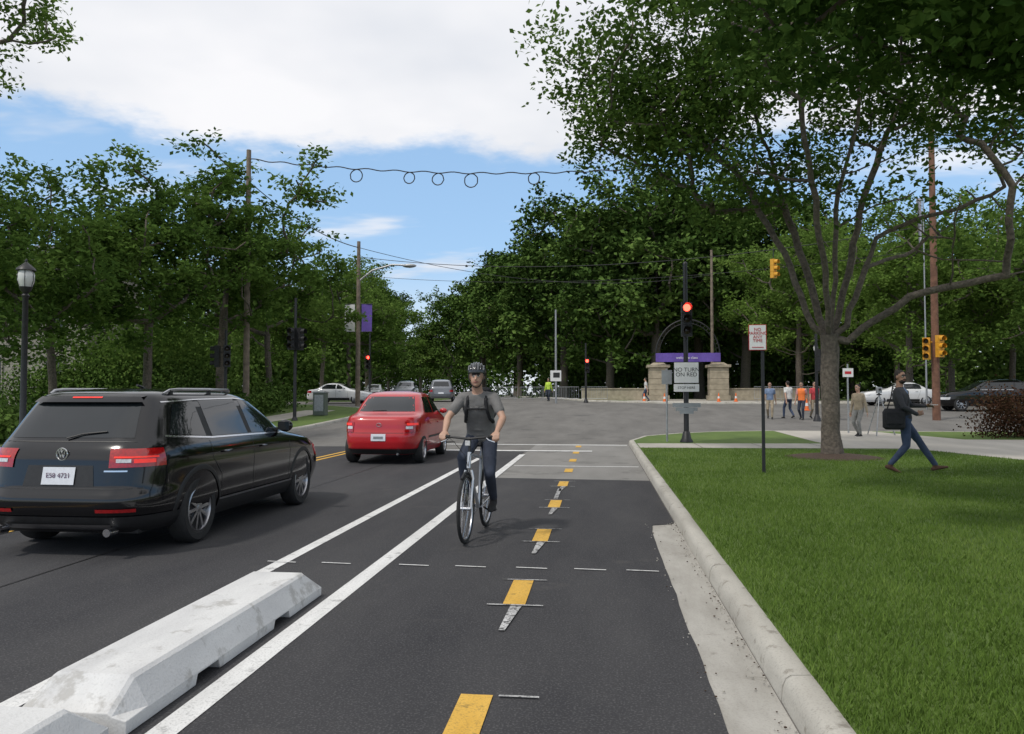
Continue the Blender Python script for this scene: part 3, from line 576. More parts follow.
for sg in (-1,1):
    for y in (1.42,2.34):
        p=S.side(y,.845,.018,sg); d.cap(p+V(0,-.08,0),p+V(0,.09,.0),.012,.012,PBLK,8); d.cap(p+V(.004*sg,-.07,0),p+V(.004*sg,.08,.0),.008,.008,CHR,8)
    p=S.side(2.86,1.03,0,sg); d.ell(p+V(sg*.13,.03,.015),(.10,.055,.075),PBLK,n=14,k=8); d.box(p+V(sg*.04,.03,-.02),(.10,.05,.03),BLK); d.box(p+V(sg*.13,-.022,.015),(.14,.006,.10),GLS)
    pts=[S.side(y,1.42,.0,sg)*1.0 for y in (.72,.80,.95,1.5,2.0,2.3,2.42)]; hh=[0,.035,.045,.048,.045,.03,0]
    d.path([Vector((p.x-sg*.01,p.y,1.425+h)) for p,h in zip(pts,hh)],.015,ALU,8)
    for y in (.82,1.55,2.32): d.box(S.side(y,1.42,-.01,sg)+V(0,0,.02),(.025,.05,.05),BLK)
d.path([(0.08,1.25,1.475),(0.08,1.18,1.50),(0.08,1.10,1.515)],.012,BLK,6)
d.obj('trim_and_lights',root,smooth=35)
cpl=S.end(0,.715,.020); text('plate_text','E58 4721',root,(0,cpl.y,.712),.062,PLTX)
b=MB(); b.box((0,2.2,.24),(1.3,3.9,.10),BLK); b.obj('underbody',root)
RK=[(.20,.16,3.98,.74),(.32,.03,4.10,.79),(.45,.0,4.15,.82),(.58,.0,4.14,.825),(.70,.04,4.02,.828),(.82,.06,3.8,.82),(.90,.08,3.5,.80),(.955,.12,3.3,.785),(.985,.22,3.18,.775),(1.005,.50,3.08,.765),(1.05,.64,2.98,.745),(1.2,.84,2.72,.69),(1.34,1.06,2.45,.63),(1.42,1.22,2.25,.585),(1.46,1.42,2.05,.50),(1.485,1.6,1.85,.25)]
root,S=car('sedan_car',(-4.68,16.2,.012),math.radians(1),RK,PRED,(.68,3.05),5.5,.29,spokes=7); root.scale=(1.05,1.05,1.06)
g=MB()
rearquad(g,S,((-.60,1.055),(.60,1.055),(.50,1.37),(-.50,1.37)),GLS,.004,14,6)
sidequad(g,S,((1.88,1.02),(2.78,1.01),(2.35,1.345),(1.86,1.37)),GLS); sidequad(g,S,((1.02,1.03),(1.80,1.02),(1.78,1.37),(1.30,1.36)),GLS); g.obj('windows',root,smooth=30)
d=MB()
for sg in (-1,1):
    d.grid(lambda u,v: S.P(math.radians(-90+sg*(33+17*u)),.66+.20*v,.010),10,4,TAIL,flip=sg<0); d.grid(lambda u,v: S.P(math.radians(-90+sg*(34+7*u)),.72+.05*v,.014),4,2,CLRL,flip=sg<0); d.grid(lambda u,v: S.P(math.radians(-90+sg*(35+12*u)),.79+.05*v,.014),4,2,TAILB,flip=sg<0)
    p=S.side(2.62,1.03,0,sg); d.ell(p+V(sg*.11,.03,.01),(.09,.05,.06),PRED,n=14,k=8); d.box(p+V(sg*.03,.03,-.02),(.08,.04,.03),BLK)
    for y in (1.3,2.1):
        p=S.side(y,.80,.016,sg); d.cap(p+V(0,-.07,0),p+V(0,.07,0),.012,.012,PRED,8)
rearquad(d,S,((-.15,.48),(.15,.48),(.15,.62),(-.15,.62)),PLATE,.012,4,2); rearquad(d,S,((-.1,.52),(.1,.52),(.1,.57),(-.1,.57)),SGNB,.015,2,1)
rearquad(d,S,((-.76,.635),(.76,.635),(.76,.643),(-.76,.643)),BLK,.003,16,1); d.grid(lambda u,v: S.P(math.radians(-140+100*u),.205+.11*v,.008),20,2,BLK)
c=S.end(0,.80,.012); d.path([c+V(math.cos(a)*.05,0,math.sin(a)*.035) for a in np.linspace(0,2*math.pi,20,endpoint=False)],.006,CHR,6,True)
for pts in ([(1.0,.98),(1.05,.72),(1.08,.36)],[(1.84,.98),(1.85,.34)],[(2.82,.98),(2.78,.36)],[(1.08,.34),(2.78,.34)]): sline(d,S,pts,BLK,.007,.0025)
sline(d,S,[(1.1,.52),(2.75,.52)],BLK,.04,.008); d.path([S.end(.0,1.09,.02),S.end(-.3,1.075,.016)],.006,BLK,6)
d.tube((.4,.12,.22),(.4,-.01,.22),.025,CHR,n=12); d.obj('trim_and_lights',root,smooth=35)
SK=[(.26,.15,4.55,.82),(.40,.02,4.68,.90),(.60,.0,4.72,.93),(.85,.05,4.65,.935),(1.0,.08,4.3,.92),(1.07,.12,3.6,.90),(1.12,.18,3.3,.87),(1.3,.32,2.95,.80),(1.5,.48,2.6,.73),(1.58,.56,2.4,.67),(1.65,.85,2.0,.50),(1.67,1.1,1.7,.2)]
SDK=[(.22,.16,4.5,.78),(.34,.03,4.62,.84),(.5,.0,4.68,.87),(.7,.04,4.55,.88),(.84,.06,4.3,.87),(.92,.10,3.7,.85),(.97,.25,3.4,.83),(1.0,.6,3.25,.81),(1.06,.8,3.1,.79),(1.2,1.05,2.8,.73),(1.35,1.35,2.45,.66),(1.41,1.6,2.2,.58),(1.44,1.8,2.0,.3)]
def simple_car(name,loc,rz,keys,paint,wheels,R,ytop,zt,suv,front=False):
    root,S=car(name,loc,rz,keys,paint,wheels,6.,R,spokes=8); g=MB()
    zb=1.13 if suv else 1.03
    yr0,yf0,_=S.q(zb); yr1,yf1,_=S.q(zt); c=(wheels[0]+wheels[1])/2-.05
    sidequad(g,S,((c+.06,zb),(yf0-.25,zb),(yf1-.12,zt),(c+.06,zt)),GLS); sidequad(g,S,((wheels[0]+.25,zb),(c-.03,zb),(c-.03,zt),(wheels[0]+.3 if not suv else wheels[0]+.2,zt)),GLS)
    if suv: sidequad(g,S,((yr0+.3,zb),(wheels[0]+.15,zb),(wheels[0]+.12,zt),(yr1+.25,zt)),GLS)
    rearquad(g,S,((-.6,zb+.02),(.6,zb+.02),(.52,zt),(-.52,zt)),GLS,.004,10,5); rearquad(g,S,((-.68,zb+.02),(.68,zb+.02),(.58,zt),(-.58,zt)),GLS,.004,10,5,True)
    for sg in (-1,1):
        g.grid(lambda u,v: S.P(math.radians(-90+sg*(34+16*u)),.74+.16*v,.010),8,3,TAIL,flip=sg<0); g.grid(lambda u,v: S.P(math.radians(90+sg*(33+16*u)),.60+.13*v,.010),8,3,CLRL,flip=sg>0)
        p=S.side(yf0-.4,zb+.02,0,sg); g.ell(p+V(sg*.11,0,.02),(.09,.05,.07),paint,n=10,k=6)
        for y in (wheels[0]+.55,c+.3):
            p=S.side(y,zb-.18,.016,sg); g.cap(p+V(0,-.07,0),p+V(0,.07,0),.012,.012,CHR,8)
    g.grid(lambda u,v: S.end((-.5+u)*.9,.42+.22*v,.008,True),8,2,BLK,flip=True); rearquad(g,S,((-.2,.6),(.2,.6),(.2,.72),(-.2,.72)),PLATE,.012,2,1)
    for pts in ([(c,zb-.03),(c+.01,.4)],[(wheels[0]+.3,zb-.1),(wheels[0]+.5,.42)],[(wheels[1]-.5,zb-.05),(wheels[1]-.5,.42)]): sline(g,S,pts,BLK,.009,.003)
    sline(g,S,[(wheels[0]+.25,zb-.01),(yf0-.25,zb-.01)],CHR,.018,.006)
    sidequad(g,S,((wheels[0]+R+.06,keys[0][0]+.01),(wheels[1]-R-.06,keys[0][0]+.01),(wheels[1]-R-.06,.40),(wheels[0]+R+.06,.40)),BLK,.008,10,2)
    g.obj('windows_and_trim',root,smooth=35); return root
simple_car('suv_car',(22.6,44.0,zg(44.0)),math.radians(88),SK,PBLK,(.95,3.75),.36,0,1.5,True)
simple_car('white_sedan_car',(20.6,50.6,zg(50.6)),math.radians(90),SDK,PWHT,(.95,3.6),.31,0,1.33,False)
simple_car('minivan_car',(-11.6,56.5,zg(57)),math.radians(9),SK,PGRY,(.9,3.7),.35,0,1.5,True)
simple_car('oncoming_car',(-22.7,78,zg(78)),math.radians(190),SDK,PWHT,(.95,3.6),.31,0,1.33,False)
simple_car('dark_suv_car',(-17.2,69.5,zg(69)),math.radians(187),SK,PGRY,(.95,3.6),.35,0,1.5,True)
simple_car('parked_sedan_car',(-20.5,53.5,zg(53)),math.radians(-90),SDK,PWHT,(.95,3.6),.31,0,1.33,False)
# ---------------------------------------------------------------- people
def ik(a,b,l1,l2,bend):
    a=Vector(a);b=Vector(b);d=b-a;L_=min(d.length,(l1+l2)*.999);dn=d.normalized();x=(l1*l1-l2*l2+L_*L_)/(2*L_);h=math.sqrt(max(0,l1*l1-x*x));bd=Vector(bend);bd=(bd-dn*bd.dot(dn)).normalized();return a+dn*x+bd*h
def hand(mb,w,d,n,m,side,curl=.5,s=1.):
    w=Vector(w);d=Vector(d).normalized();n=Vector(n);n=(n-d*n.dot(d)).normalized();t=d.cross(n)
    if t.dot(Vector(side))<0: t=-t
    mb.loft([(w,t,n,.026*s,.020*s),(w+d*.03*s,t,n,.036*s,.017*s),(w+d*.065*s,t,n,.042*s,.015*s),(w+d*.088*s,t,n,.040*s,.012*s)],m,12)
    for k,(o,ln) in enumerate(((.032,.88),(.011,1.),(-.011,.93),(-.031,.74))):
        p=w+d*.085*s+t*o*s; a=0
        for sl,r0,r1 in ((.040,.0092,.0084),(.026,.0084,.0076),(.020,.0076,.0066)):
            a+=curl*(1.0+.06*k); dd=d*math.cos(a)+n*math.sin(a); q=p+dd*sl*ln*s; mb.cap(p,q,r0*s,r1*s,m,8); p=q
    p=w+d*.025*s+t*.032*s; q=p+(d*.62+t*.55+n*.35).normalized()*.038*s; mb.cap(p,q,.012*s,.010*s,m,8); mb.cap(q,q+(d*.75+n*.6).normalized()*.030*s,.010*s,.008*s,m,8)
SK_T=mat('skin_tan',(.45,.27,.19),.55,0,.06,12); SK_B=mat('skin_brown',(.27,.15,.095),.55,0,.06,12); HAIR=mat('hair_dark',(.018,.013,.010),.7,0,.3,60,.5,200); EYE=mat('eye_dark',(.02,.015,.012),.3); LIP=mat('lips',(.30,.12,.10),.5); EYEW=mat('eye_white',(.6,.58,.55),.3)
def cloth(n,c,r=.85): return mat(n,c,r,0,.22,9,.5,14)
def person(name,loc,rz,pel,neck,ankR,ankL,wrR,wrL,top,pants,shoe,skin,hair=HAIR,sleeve='long',headyaw=0,headpitch=0,voxel=.012,elR=(.6,-.8,-.2),elL=(-.6,-.8,-.2),handR=None,handL=None,toeR=(0,1,-.05),toeL=(0,1,-.05),sc_=1.,beard=False,extra=None,bulk=1.0,parent=None,kneeR=(.1,1,.1),kneeL=(-.1,1,.1),vest=None,twist=0.):
    mb=MB(); pel=Vector(pel);neck=Vector(neck);u=(neck-pel).normalized();X=Vector((1,0,0));F=u.cross(X)
    if F.y<0: F=-F
    bk=bulk
    XT=Matrix.Rotation(twist,3,u)@X; FT=Matrix.Rotation(twist,3,u)@F
    tor=lambda t:pel+(neck-pel)*t
    mb.loft([(tor(-.20),X,F,.10*bk,.085*bk),(tor(-.08),X,F,.165*bk,.115*bk),(tor(.08),X,F,.168*bk,.115*bk)],pants)
    T=vest or top
    mb.loft([(tor(-.02),X,F,.170*bk,.122*bk),(tor(.15),X,F,.162*bk,.118*bk),(tor(.38),(X+XT).normalized(),(F+FT).normalized(),.155*bk,.112*bk),(tor(.62),XT,FT,.178*bk,.122*bk),(tor(.80),XT,FT,.185*bk,.112*bk),(tor(.92),XT,FT,.150*bk,.085*bk),(tor(1.0),XT,FT,.075,.065)],T)
    for sg,ank,wr,kb,eb,toe,hd in ((1,ankR,wrR,kneeR,elR,toeR,handR),(-1,ankL,wrL,kneeL,elL,toeL,handL)):
        hip=pel+X*sg*.088*bk+V(0,0,-.03); ank=Vector(ank); kn=ik(hip,ank,.43,.42,kb)
        mb.cap(hip,kn,.093*bk,.062,pants); mb.cap(kn,hip+(kn-hip)*.6,.063,.078*bk,pants); mid=kn+(ank-kn)*.3; mb.cap(kn,mid,.060,.060,pants); mb.cap(mid,ank+V(0,0,.02),.060,.046,pants)
        td=Vector(toe).normalized(); dn=V(0,0,-1); dn=(dn-td*dn.dot(td)).normalized(); sx=td.cross(dn)
        heel=ank-td*.045+dn*.055; mb.loft([(heel-td*.03,sx,dn,.020,.022),(heel,sx,dn,.036,.034),(ank+td*.05+dn*.048,sx,dn,.040,.036),(ank+td*.12+dn*.060,sx,dn,.047,.026),(ank+td*.175+dn*.064,sx,dn,.040,.021),(ank+td*.20+dn*.066,sx,dn,.018,.014)],shoe,14); mb.cap(ank+V(0,0,.01),ank+dn*.05,.042,.040,shoe)
        sh=tor(.88)+XT*sg*.175*bk; wr=Vector(wr); el=ik(sh,wr,.29,.26,eb)
        mb.cap(tor(.9)+XT*sg*.08,sh,.062,.060*bk,T)
        if sleeve=='long': mb.cap(sh,el,.060*bk,.047,top); mb.cap(el,wr-(wr-el)*.05,.047,.034,top)
        else:
            m_=sh+(el-sh)*.62; mb.cap(sh,m_,.062*bk,.056,top); mb.cap(sh+(el-sh)*.3,el,.046,.038,skin); k_=el+(wr-el)*.3; mb.cap(el,k_,.038,.040,skin); mb.cap(k_,wr,.040,.027,skin)
        if hd is None: hand(mb,wr,(wr-el).normalized(),V(-sg*.8,.5,0),skin,V(0,1,0),.32)
        else: hand(mb,wr,hd[0],hd[1],skin,hd[2],hd[3])
    Rh=Euler((headpitch,0,headyaw)).to_matrix(); hc=neck+u*.06+V(0,.03,.12)
    def H(x,y,z): return hc+Rh@V(x,y,z)
    mb.cap(neck-u*.03,H(0,-.02,-.06),.060,.055,skin)
    mb.ell(H(0,-.012,.022),(.076,.094,.092),skin,Rh); mb.ell(H(0,.022,-.045),(.060,.066,.072),skin,Rh); mb.ell(H(0,.055,-.088),(.030,.028,.022),skin,Rh)
    mb.cap(H(0,.080,.012),H(0,.104,-.026),.008,.0135,skin,8); mb.ell(H(0,.078,.030),(.052,.014,.011),hair,Rh)
    for sg in (-1,1):
        mb.ell(H(sg*.031,.079,.008),(.013,.009,.0065),EYEW,Rh,n=10,k=6); mb.ell(H(sg*.031,.086,.008),(.0065,.005,.0065),EYE,Rh,n=8,k=5); mb.ell(H(sg*.077,-.004,-.008),(.011,.020,.032),skin,Rh,n=10,k=6)
    mb.ell(H(0,.083,-.058),(.025,.009,.0075),LIP,Rh,n=10,k=6)
    if beard: mb.ell(H(0,.035,-.075),(.057,.056,.042),HAIR,Rh); mb.ell(H(0,.088,-.043),(.028,.008,.007),HAIR,Rh)
    if hair: mb.ell(H(0,-.026,.040),(.081,.094,.088),hair,Rh); mb.ell(H(0,-.055,-.01),(.070,.060,.065),hair,Rh)
    if extra: extra(mb,tor,XT,FT,H)
    me=bpy.data.meshes.new(name+'_src'); me.from_pydata(mb.v,[],mb.f); me.update(); o=bpy.data.objects.new(name+'_src',me); COL.objects.link(o)
    r=o.modifiers.new('r','REMESH'); r.mode='VOXEL'; r.voxel_size=voxel; r.use_smooth_shade=True; sm=o.modifiers.new('s','SMOOTH'); sm.factor=.4; sm.iterations=1
    bpy.context.view_layer.update(); dg=bpy.context.evaluated_depsgraph_get(); nm=bpy.data.meshes.new_from_object(o.evaluated_get(dg)); bpy.data.objects.remove(o)
    bv=BVHTree.FromPolygons([Vector(v) for v in mb.v],mb.f)
    for m_ in mb.mats: nm.materials.append(m_)
    mi=[]
    for p in nm.polygons:
        h=bv.find_nearest(p.center+p.normal*voxel*.6); mi.append(mb.m[h[2]] if h[2] is not None else 0)
    nm.polygons.foreach_set('material_index',mi); nm.polygons.foreach_set('use_smooth',[True]*len(mi)); nm.update()
    ob=bpy.data.objects.new('body',nm); COL.objects.link(ob)
    if parent: root=parent
    else: root=empty(name,loc,rz); root.scale=(sc_,)*3
    ob.parent=root; return root,H,Rh
JEAN=cloth('blue_jeans',(.040,.060,.11)); JEAND=cloth('dark_jeans',(.030,.038,.060)); GTEE=cloth('gray_tshirt',(.155,.15,.145)); DJK=cloth('dark_jacket',(.038,.038,.043)); KHA=cloth('khaki_cloth',(.33,.27,.19)); WHC=cloth('white_cloth',(.6,.6,.58)); REDC=cloth('red_cloth',(.45,.05,.06)); ORV=mat('orange_vest',(.85,.20,.04),.7,0,.1,10); LIMV=cloth('lime_vest',(.5,.7,.08)); SHO=cloth('black_shoe',(.02,.02,.02)); SHB=cloth('brown_shoe',(.10,.05,.03)); PNK=cloth('pink_cloth',(.5,.25,.26)); BLC=cloth('blue_cloth',(.16,.22,.34)); BAG=cloth('black_nylon_bag',(.015,.015,.017)); GRC=cloth('gray_cloth',(.24,.235,.22))
FRM=mat('silver_bike_frame',(.55,.56,.58),.3,.5,.05,5,coat=.5)
cyc=empty('cyclist_on_bicycle',(-1.315,8.32,.010),math.radians(180-3))
b=MB(); WR=.345; ra=V(0,-.52,WR); fa=V(0,.53,WR)
for c in (ra,fa):
    b.path([c+V(0,math.cos(a)*(WR-.018),math.sin(a)*(WR-.018)) for a in np.linspace(0,2*math.pi,48,endpoint=False)],.019,RUB,8,True)
    b.path([c+V(0,math.cos(a)*(WR-.042),math.sin(a)*(WR-.042)) for a in np.linspace(0,2*math.pi,48,endpoint=False)],.010,ALU,6,True)
    b.tube(c-V(.05,0,0),c+V(.05,0,0),.02,CHR,n=10)
    for i in range(28):
        a=2*math.pi*i/28; a2=a+(.35 if i%2 else -.35); sx=.028*(1 if i%4<2 else -1); b.tube(c+V(sx,math.cos(a2)*.02,math.sin(a2)*.02),c+V(0,math.cos(a)*(WR-.04),math.sin(a)*(WR-.04)),.0016,CHR,n=4,caps=False)
bb=V(0,-.09,.28); st=V(0,-.24,.84); ht=V(0,.36,.90); hb=V(0,.40,.74)
b.tube(bb,st,.016,FRM); b.tube(st-V(0,-.015,.04),ht-V(0,0,.02),.016,FRM); b.tube(bb,hb+V(0,0,.03),.020,FRM); b.tube(ht,hb,.022,FRM); b.tube(st,V(0,-.27,.95),.013,ALU); b.tube(ht,V(0,.345,1.0),.014,BLK)
for sg in (-1,1):
    b.tube(bb+V(.03*sg,0,0),ra+V(.055*sg,0,0),.009,FRM); b.tube(st+V(.015*sg,0,-.03),ra+V(.055*sg,0,0),.008,FRM); b.path([hb+V(.03*sg,0,-.02),hb+V(.05*sg,.015,-.10),fa+V(.052*sg,0,0)],[.014,.013,.009],FRM,8)
    b.path([V(0,.40,1.04),V(.10*sg,.40,1.05),V(.22*sg,.385,1.06),V(.30*sg,.36,1.06)],.0125,BLK,8); b.tube((.20*sg,.39,1.06),(.305*sg,.36,1.06),.018,RUB); b.path([V(.19*sg,.41,1.05),V(.22*sg,.45,1.03),V(.28*sg,.44,1.01)],.006,CHR,6)
    b.path([V(.19*sg,.41,1.04),V(.12*sg,.50,1.0),V(.03*sg,.46,.88),V(0,.42,.76)],.003,BLK,5)
b.tube((0,.345,1.0),(0,.40,1.045),.018,BLK)
b.loft([(V(0,-.42,.965),V(1,0,0),V(0,0,1),.055,.02),(V(0,-.36,.965),V(1,0,0),V(0,0,1),.078,.028),(V(0,-.26,.962),V(1,0,0),V(0,0,1),.050,.025),(V(0,-.13,.955),V(1,0,0),V(0,0,1),.018,.015)],BLK,14)
b.lathe(bb+V(.045,0,0),(1,0,0),[(.03,0),(.085,0),(.085,.006),(.03,.006)],CHR,30); b.lathe(ra+V(.035,0,0),(1,0,0),[(.01,0),(.04,0),(.04,.02),(.01,.02)],CHR,20)
b.tube(bb+V(.048,0,.085),ra+V(.045,0,.04),.004,DKM,n=5); b.tube(bb+V(.048,0,-.085),ra+V(.045,0,-.04),.004,DKM,n=5)
ang=math.radians(18); cd=V(0,math.cos(ang),math.sin(ang))*.17; pR=bb+cd+V(.13,0,0); pL=bb-cd-V(.13,0,0)
for sg,p,dd in ((1,pR,cd),(-1,pL,-cd)): b.tube(bb+V(.06*sg,0,0),bb+dd+V(.07*sg,0,0),.010,BLK); b.box(p-V(.01*sg,0,0),(.09,.08,.02),BLK)
b.path([fa+V(0,math.cos(a)*(WR+.02),math.sin(a)*(WR+.02)) for a in np.linspace(math.radians(60),math.radians(170),14)],.012,BLK,6)
b.box((0,.44,1.0),(.05,.03,.05),CLRL); b.obj('bicycle',cyc,smooth=40)
def cyx(mb,tor,X,F,H):
    for sg in (-1,1):
        mb.path([tor(.93)+X*sg*.09-F*.09,tor(.98)+X*sg*.095-F*.0,tor(.90)+X*sg*.10+F*.085,tor(.72)+X*sg*.115+F*.125,tor(.5)+X*sg*.135+F*.115,tor(.36)+X*sg*.158+F*.04],.018,BAG,8)
    mb.path([tor(.75)+X*-.115+F*.128,tor(.75)+F*.138,tor(.75)+X*.115+F*.128],.009,BAG,8)
    for t_,w_ in ((.12,.150),(.24,.146)): mb.path([tor(t_)+X*math.sin(a)*w_*1.02+F*math.cos(a)*.112 for a in np.linspace(-1.1,1.1,9)],.012,GTEE,8)
    mb.loft([(tor(.22)-F*.17,X,F,.12,.05),(tor(.30)-F*.18,X,F,.145,.075),(tor(.75)-F*.18,X,F,.145,.08),(tor(.95)-F*.15,X,F,.11,.05)],BAG,16)
r,H,Rh=person('cyclist',(0,0,0),0,(0,-.27,1.045),(0,-.04,1.515),(.115,pR.y-.10,pR.z+.095),(-.115,pL.y-.10,pL.z+.105),(.275,.30,1.105),(-.275,.30,1.105),GTEE,JEAND,SHO,SK_T,hair=HAIR,sleeve='short',headpitch=-.05,headyaw=.12,voxel=.0085,elR=(1,-.5,-.5),elL=(-1,-.5,-.5),
   handR=(V(0.05,.9,-.35),V(0,-.2,-1),V(-1,0,0),.75),handL=(V(-.05,.9,-.35),V(0,-.2,-1),V(1,0,0),.75),extra=cyx,parent=cyc,bulk=1.0,toeL=(0,1,-.25),toeR=(0,1,-.02))
hm=MB(); HEL=mat('helmet_shell',(.02,.022,.025),.3,0,.2,10,coat=.6); HG=mat('helmet_gray',(.10,.105,.115),.4)
hm.ell(H(0,-.018,.052),(.098,.128,.095),HEL,Rh,24,10,zmin=-.12)
for k in range(-3,4):
    hm.path([H(k*.026,-.018+.129*math.sin(a)*math.sqrt(max(.05,1-(k*.026/.1)**2)),.052+.098*math.cos(a)*math.sqrt(max(.05,1-(k*.026/.1)**2))) for a in np.linspace(-1.35,1.35,14)],.0085,HG if k%2 else HEL,6)
for sg in (-1,1): hm.path([H(sg*.085,.02,.04),H(sg*.078,.03,-.04),H(sg*.035,.05,-.105),H(0,.045,-.118)],.005,BLK,5)
hm.obj('bike_helmet',cyc,smooth=60)
# ---- walking man with shoulder bag
def manx(mb,tor,X,F,H):
    mb.path([tor(.95)+X*-.09-F*.05,tor(1.0)-X*.09,tor(.85)-X*.04+F*.12,tor(.5)+X*.06+F*.128,tor(.2)+X*.16+F*.07],.013,BAG,8)
    mb.loft([(tor(.70)+F*.112,X,F,.012,.012),(tor(.86)+F*.100,X,F,.03,.014),(tor(.99)+F*.05,X,F,.04,.02)],BLC,10)
man,H,Rh=person('walking_man',(5.36,14.55,.13),math.radians(-97),(0,0,.93),(0,-.06,1.46),(.10,-.24,.135),(-.09,.50,.125),(.22,.16,1.00),(-.16,.40,1.14),DJK,JEAN,SHB,SK_B,headyaw=-1.0,voxel=.010,
  elR=(.6,-1,-.2),elL=(-.5,-.6,-.8),toeR=(0,.9,-.35),toeL=(0,1,.22),beard=True,handR=(V(-.1,.8,.3),V(-1,.2,0),V(0,.3,1),.6),handL=(V(.35,.9,.1),V(.6,0,-.6),V(0,0,1),.6),bulk=1.04,sc_=1.03,twist=-.5,extra=manx)
bg_=MB(); bx,by=.20,-.20
bg_.loft([(V(bx,by,.74),V(0,1,0),V(1,0,0),.13,.06),(V(bx,by,.78),V(0,1,0),V(1,0,0),.18,.09),(V(bx,by,1.04),V(0,1,0),V(1,0,0),.18,.085),(V(bx,by,1.10),V(0,1,0),V(1,0,0),.14,.05)],BAG,18); bg_.box((bx+.092,by,.94),(.02,.28,.20),BAG)
bg_.path([V(bx-.03,by-.10,1.08),V(.10,-.22,1.28),V(-.02,-.16,1.48),V(-.10,-.03,1.49)],.013,BAG,6); bg_.obj('shoulder_bag',man,smooth=50,bevel=.01)
ph_=MB(); ph_.box((-.11,.50,1.16),(.07,.13,.012),WHC); ph_.obj('papers',man)
def walker(name,x,y,rz,top,pants,ph,skin=SK_T,h=1.,vest=None,sleeve='short',voxel=.018,z=None):
    st=.22*ph
    return person(name,(x,y,(zg(y) if z is None else z)),rz,(0,0,.93),(0,.03,1.46),(.10,-st,.13+abs(st)*.12),(-.10,st,.10),(.26,st*.9,.82),(-.26,-st*.9,.82),top,pants,SHO,skin,voxel=voxel,sleeve=sleeve,vest=vest,sc_=h,toeR=(0,1,-.3 if st>0 else 0))
walker('pedestrian',7.85,37.3,2.9,BLC,KHA,.9,h=.97); walker('pedestrian',8.75,37.6,.4,WHC,JEAN,1.,h=1.); walker('pedestrian',9.15,36.8,2.6,PNK,JEAND,.7,h=.98,vest=ORV); walker('pedestrian',9.85,37.4,3.3,REDC,KHA,.8,h=.98)
walker('survey_worker',8.35,26.4,2.2,KHA,GRC,.35,h=.97,sleeve='long',voxel=.014,z=.14); walker('construction_worker',-3.9,60,2.8,LIMV,JEAND,.6,sleeve='long'); walker('pedestrian',3.4,58,1.3,WHC,JEAN,.8); walker('pedestrian',10.9,38.5,1.2,GRC,JEAND,.8)
t=MB()
for a in (0,2.1,4.2): t.tube((0,0,1.35),(math.cos(a)*.5,math.sin(a)*.5,0),.02,GALV)
t.lathe((0,0,1.35),(0,0,1),[(.0,0),(.08,0),(.08,.04),(.03,.05),(.03,.08)],DKM,14); t.box((0,0,1.52),(.15,.14,.2),GALV); t.tube((0,-.12,1.54),(0,.12,1.54),.04,DKM); t.obj('survey_tripod',loc=(9.15,26.9,.14))
# ---------------------------------------------------------------- signs & poles
def signal_head(mb,c,m=DKM,lit=0,f=(0,-1,0),s=1.):
    c=Vector(c); f=Vector(f).normalized(); R=Matrix((f.cross(V(0,0,1)),f,V(0,0,1))).transposed()
    for k in range(3):
        q=c+V(0,0,(1-k)*.33*s); mb.box(q,(.30*s,.20*s,.32*s),m,R)
        mb.lathe(q+f*.101*s,f,[(.001,.025*s),(.06*s,.02*s),(.105*s,0)],REDL if k==lit else LENS,18)
        u=f.cross(V(0,0,1))
        def vis(uu,vv): 
            a=math.radians(-35+250*uu); return q+f*(.10+.20*vv)*s+u*math.cos(a)*.125*s+V(0,0,1)*math.sin(a)*.125*s
        mb.grid(vis,14,1,m)
g0=zg(23.1)+.125
r=empty('traffic_signal_pole',(2.5,23.1,g0)); p=MB(); p.lathe((0,0,0),(0,0,1),[(.19,0),(.19,.03),(.14,.12),(.10,.3),(.085,.32)],DKM,16); p.tube((0,0,.3),(0,0,5.2),.075,DKM,r2=.06,n=14); p.tube((0,0,3.7),(0,-.2,3.7),.025,DKM); p.tube((0,0,3.0),(0,-.2,3.0),.025,DKM)
signal_head(p,(0,-.28,3.55)); p.lathe((0,0,5.2),(0,0,1),[(.065,0),(.05,.05),(.001,.07)],DKM,12); p.obj('signal_and_pole',r,smooth=40)
s=MB(); s.box((0,-.10,2.02),(.72,.012,.62),SGNK); s.box((0,-.10,1.58),(.72,.012,.22),SGNW); s.box((0,-.1045,2.02),(.69,.012,.59),SGNW); s.obj('regulatory_sign',r,smooth=0)
text('sign_text','NO TURN\nON RED',r,(0,-.113,2.03),.165,SGNK); text('sign_text','STOP HERE',r,(0,-.108,1.58),.10,SGNK)
s=MB(); s.box((0,-.09,1.08),(.8,.012,.12),SGNB); s.box((0,-.09,.96),(.62,.012,.10),SGNB); s.box((0,-.09,.87),(.4,.012,.08),SGNB); s.obj('sign_panel',r,smooth=0)
p=MB(); p.tube((0,0,0),(0,0,2.15),.03,GALV); p.box((0,-.035,1.9),(.3,.01,.42),SGNB); p.obj('sign_post',loc=(1.98,23.5,g0))
r=empty('no_parking_sign',(2.86,14.25,.12)); p=MB(); p.box((0.02,0,1.2),(.055,.03,2.45),DKM); p.obj('post',r,smooth=0)
p=MB(); p.box((-.07,-.035,2.40),(.305,.006,.455),SGNR); p.box((-.07,-.0385,2.40),(.285,.006,.435),SGNW); o=p.obj('sign_plate',r,smooth=0)
text('sign_text','NO\nPARKING\nANY\nTIME',r,(-.07,-.046,2.44),.078,SGNR)
p=MB(); p.box((-.07,-.046,2.225),(.2,.004,.012),SGNR); p.obj('arrow',r,smooth=0)
def pole(name,x,y,h,r0=.16,r1=.11,m=WOOD,arms=()):
    mb=MB(); mb.tube((0,0,-.1),(0,0,h),r0,m,r2=r1,n=14)
    return mb,(x,y,zg(y))
mb,l=pole('p',-17.1,36.3,13.2); mb.obj('utility_pole',loc=l)
mb,l=pole('p',-15.4,48.6,10.6)
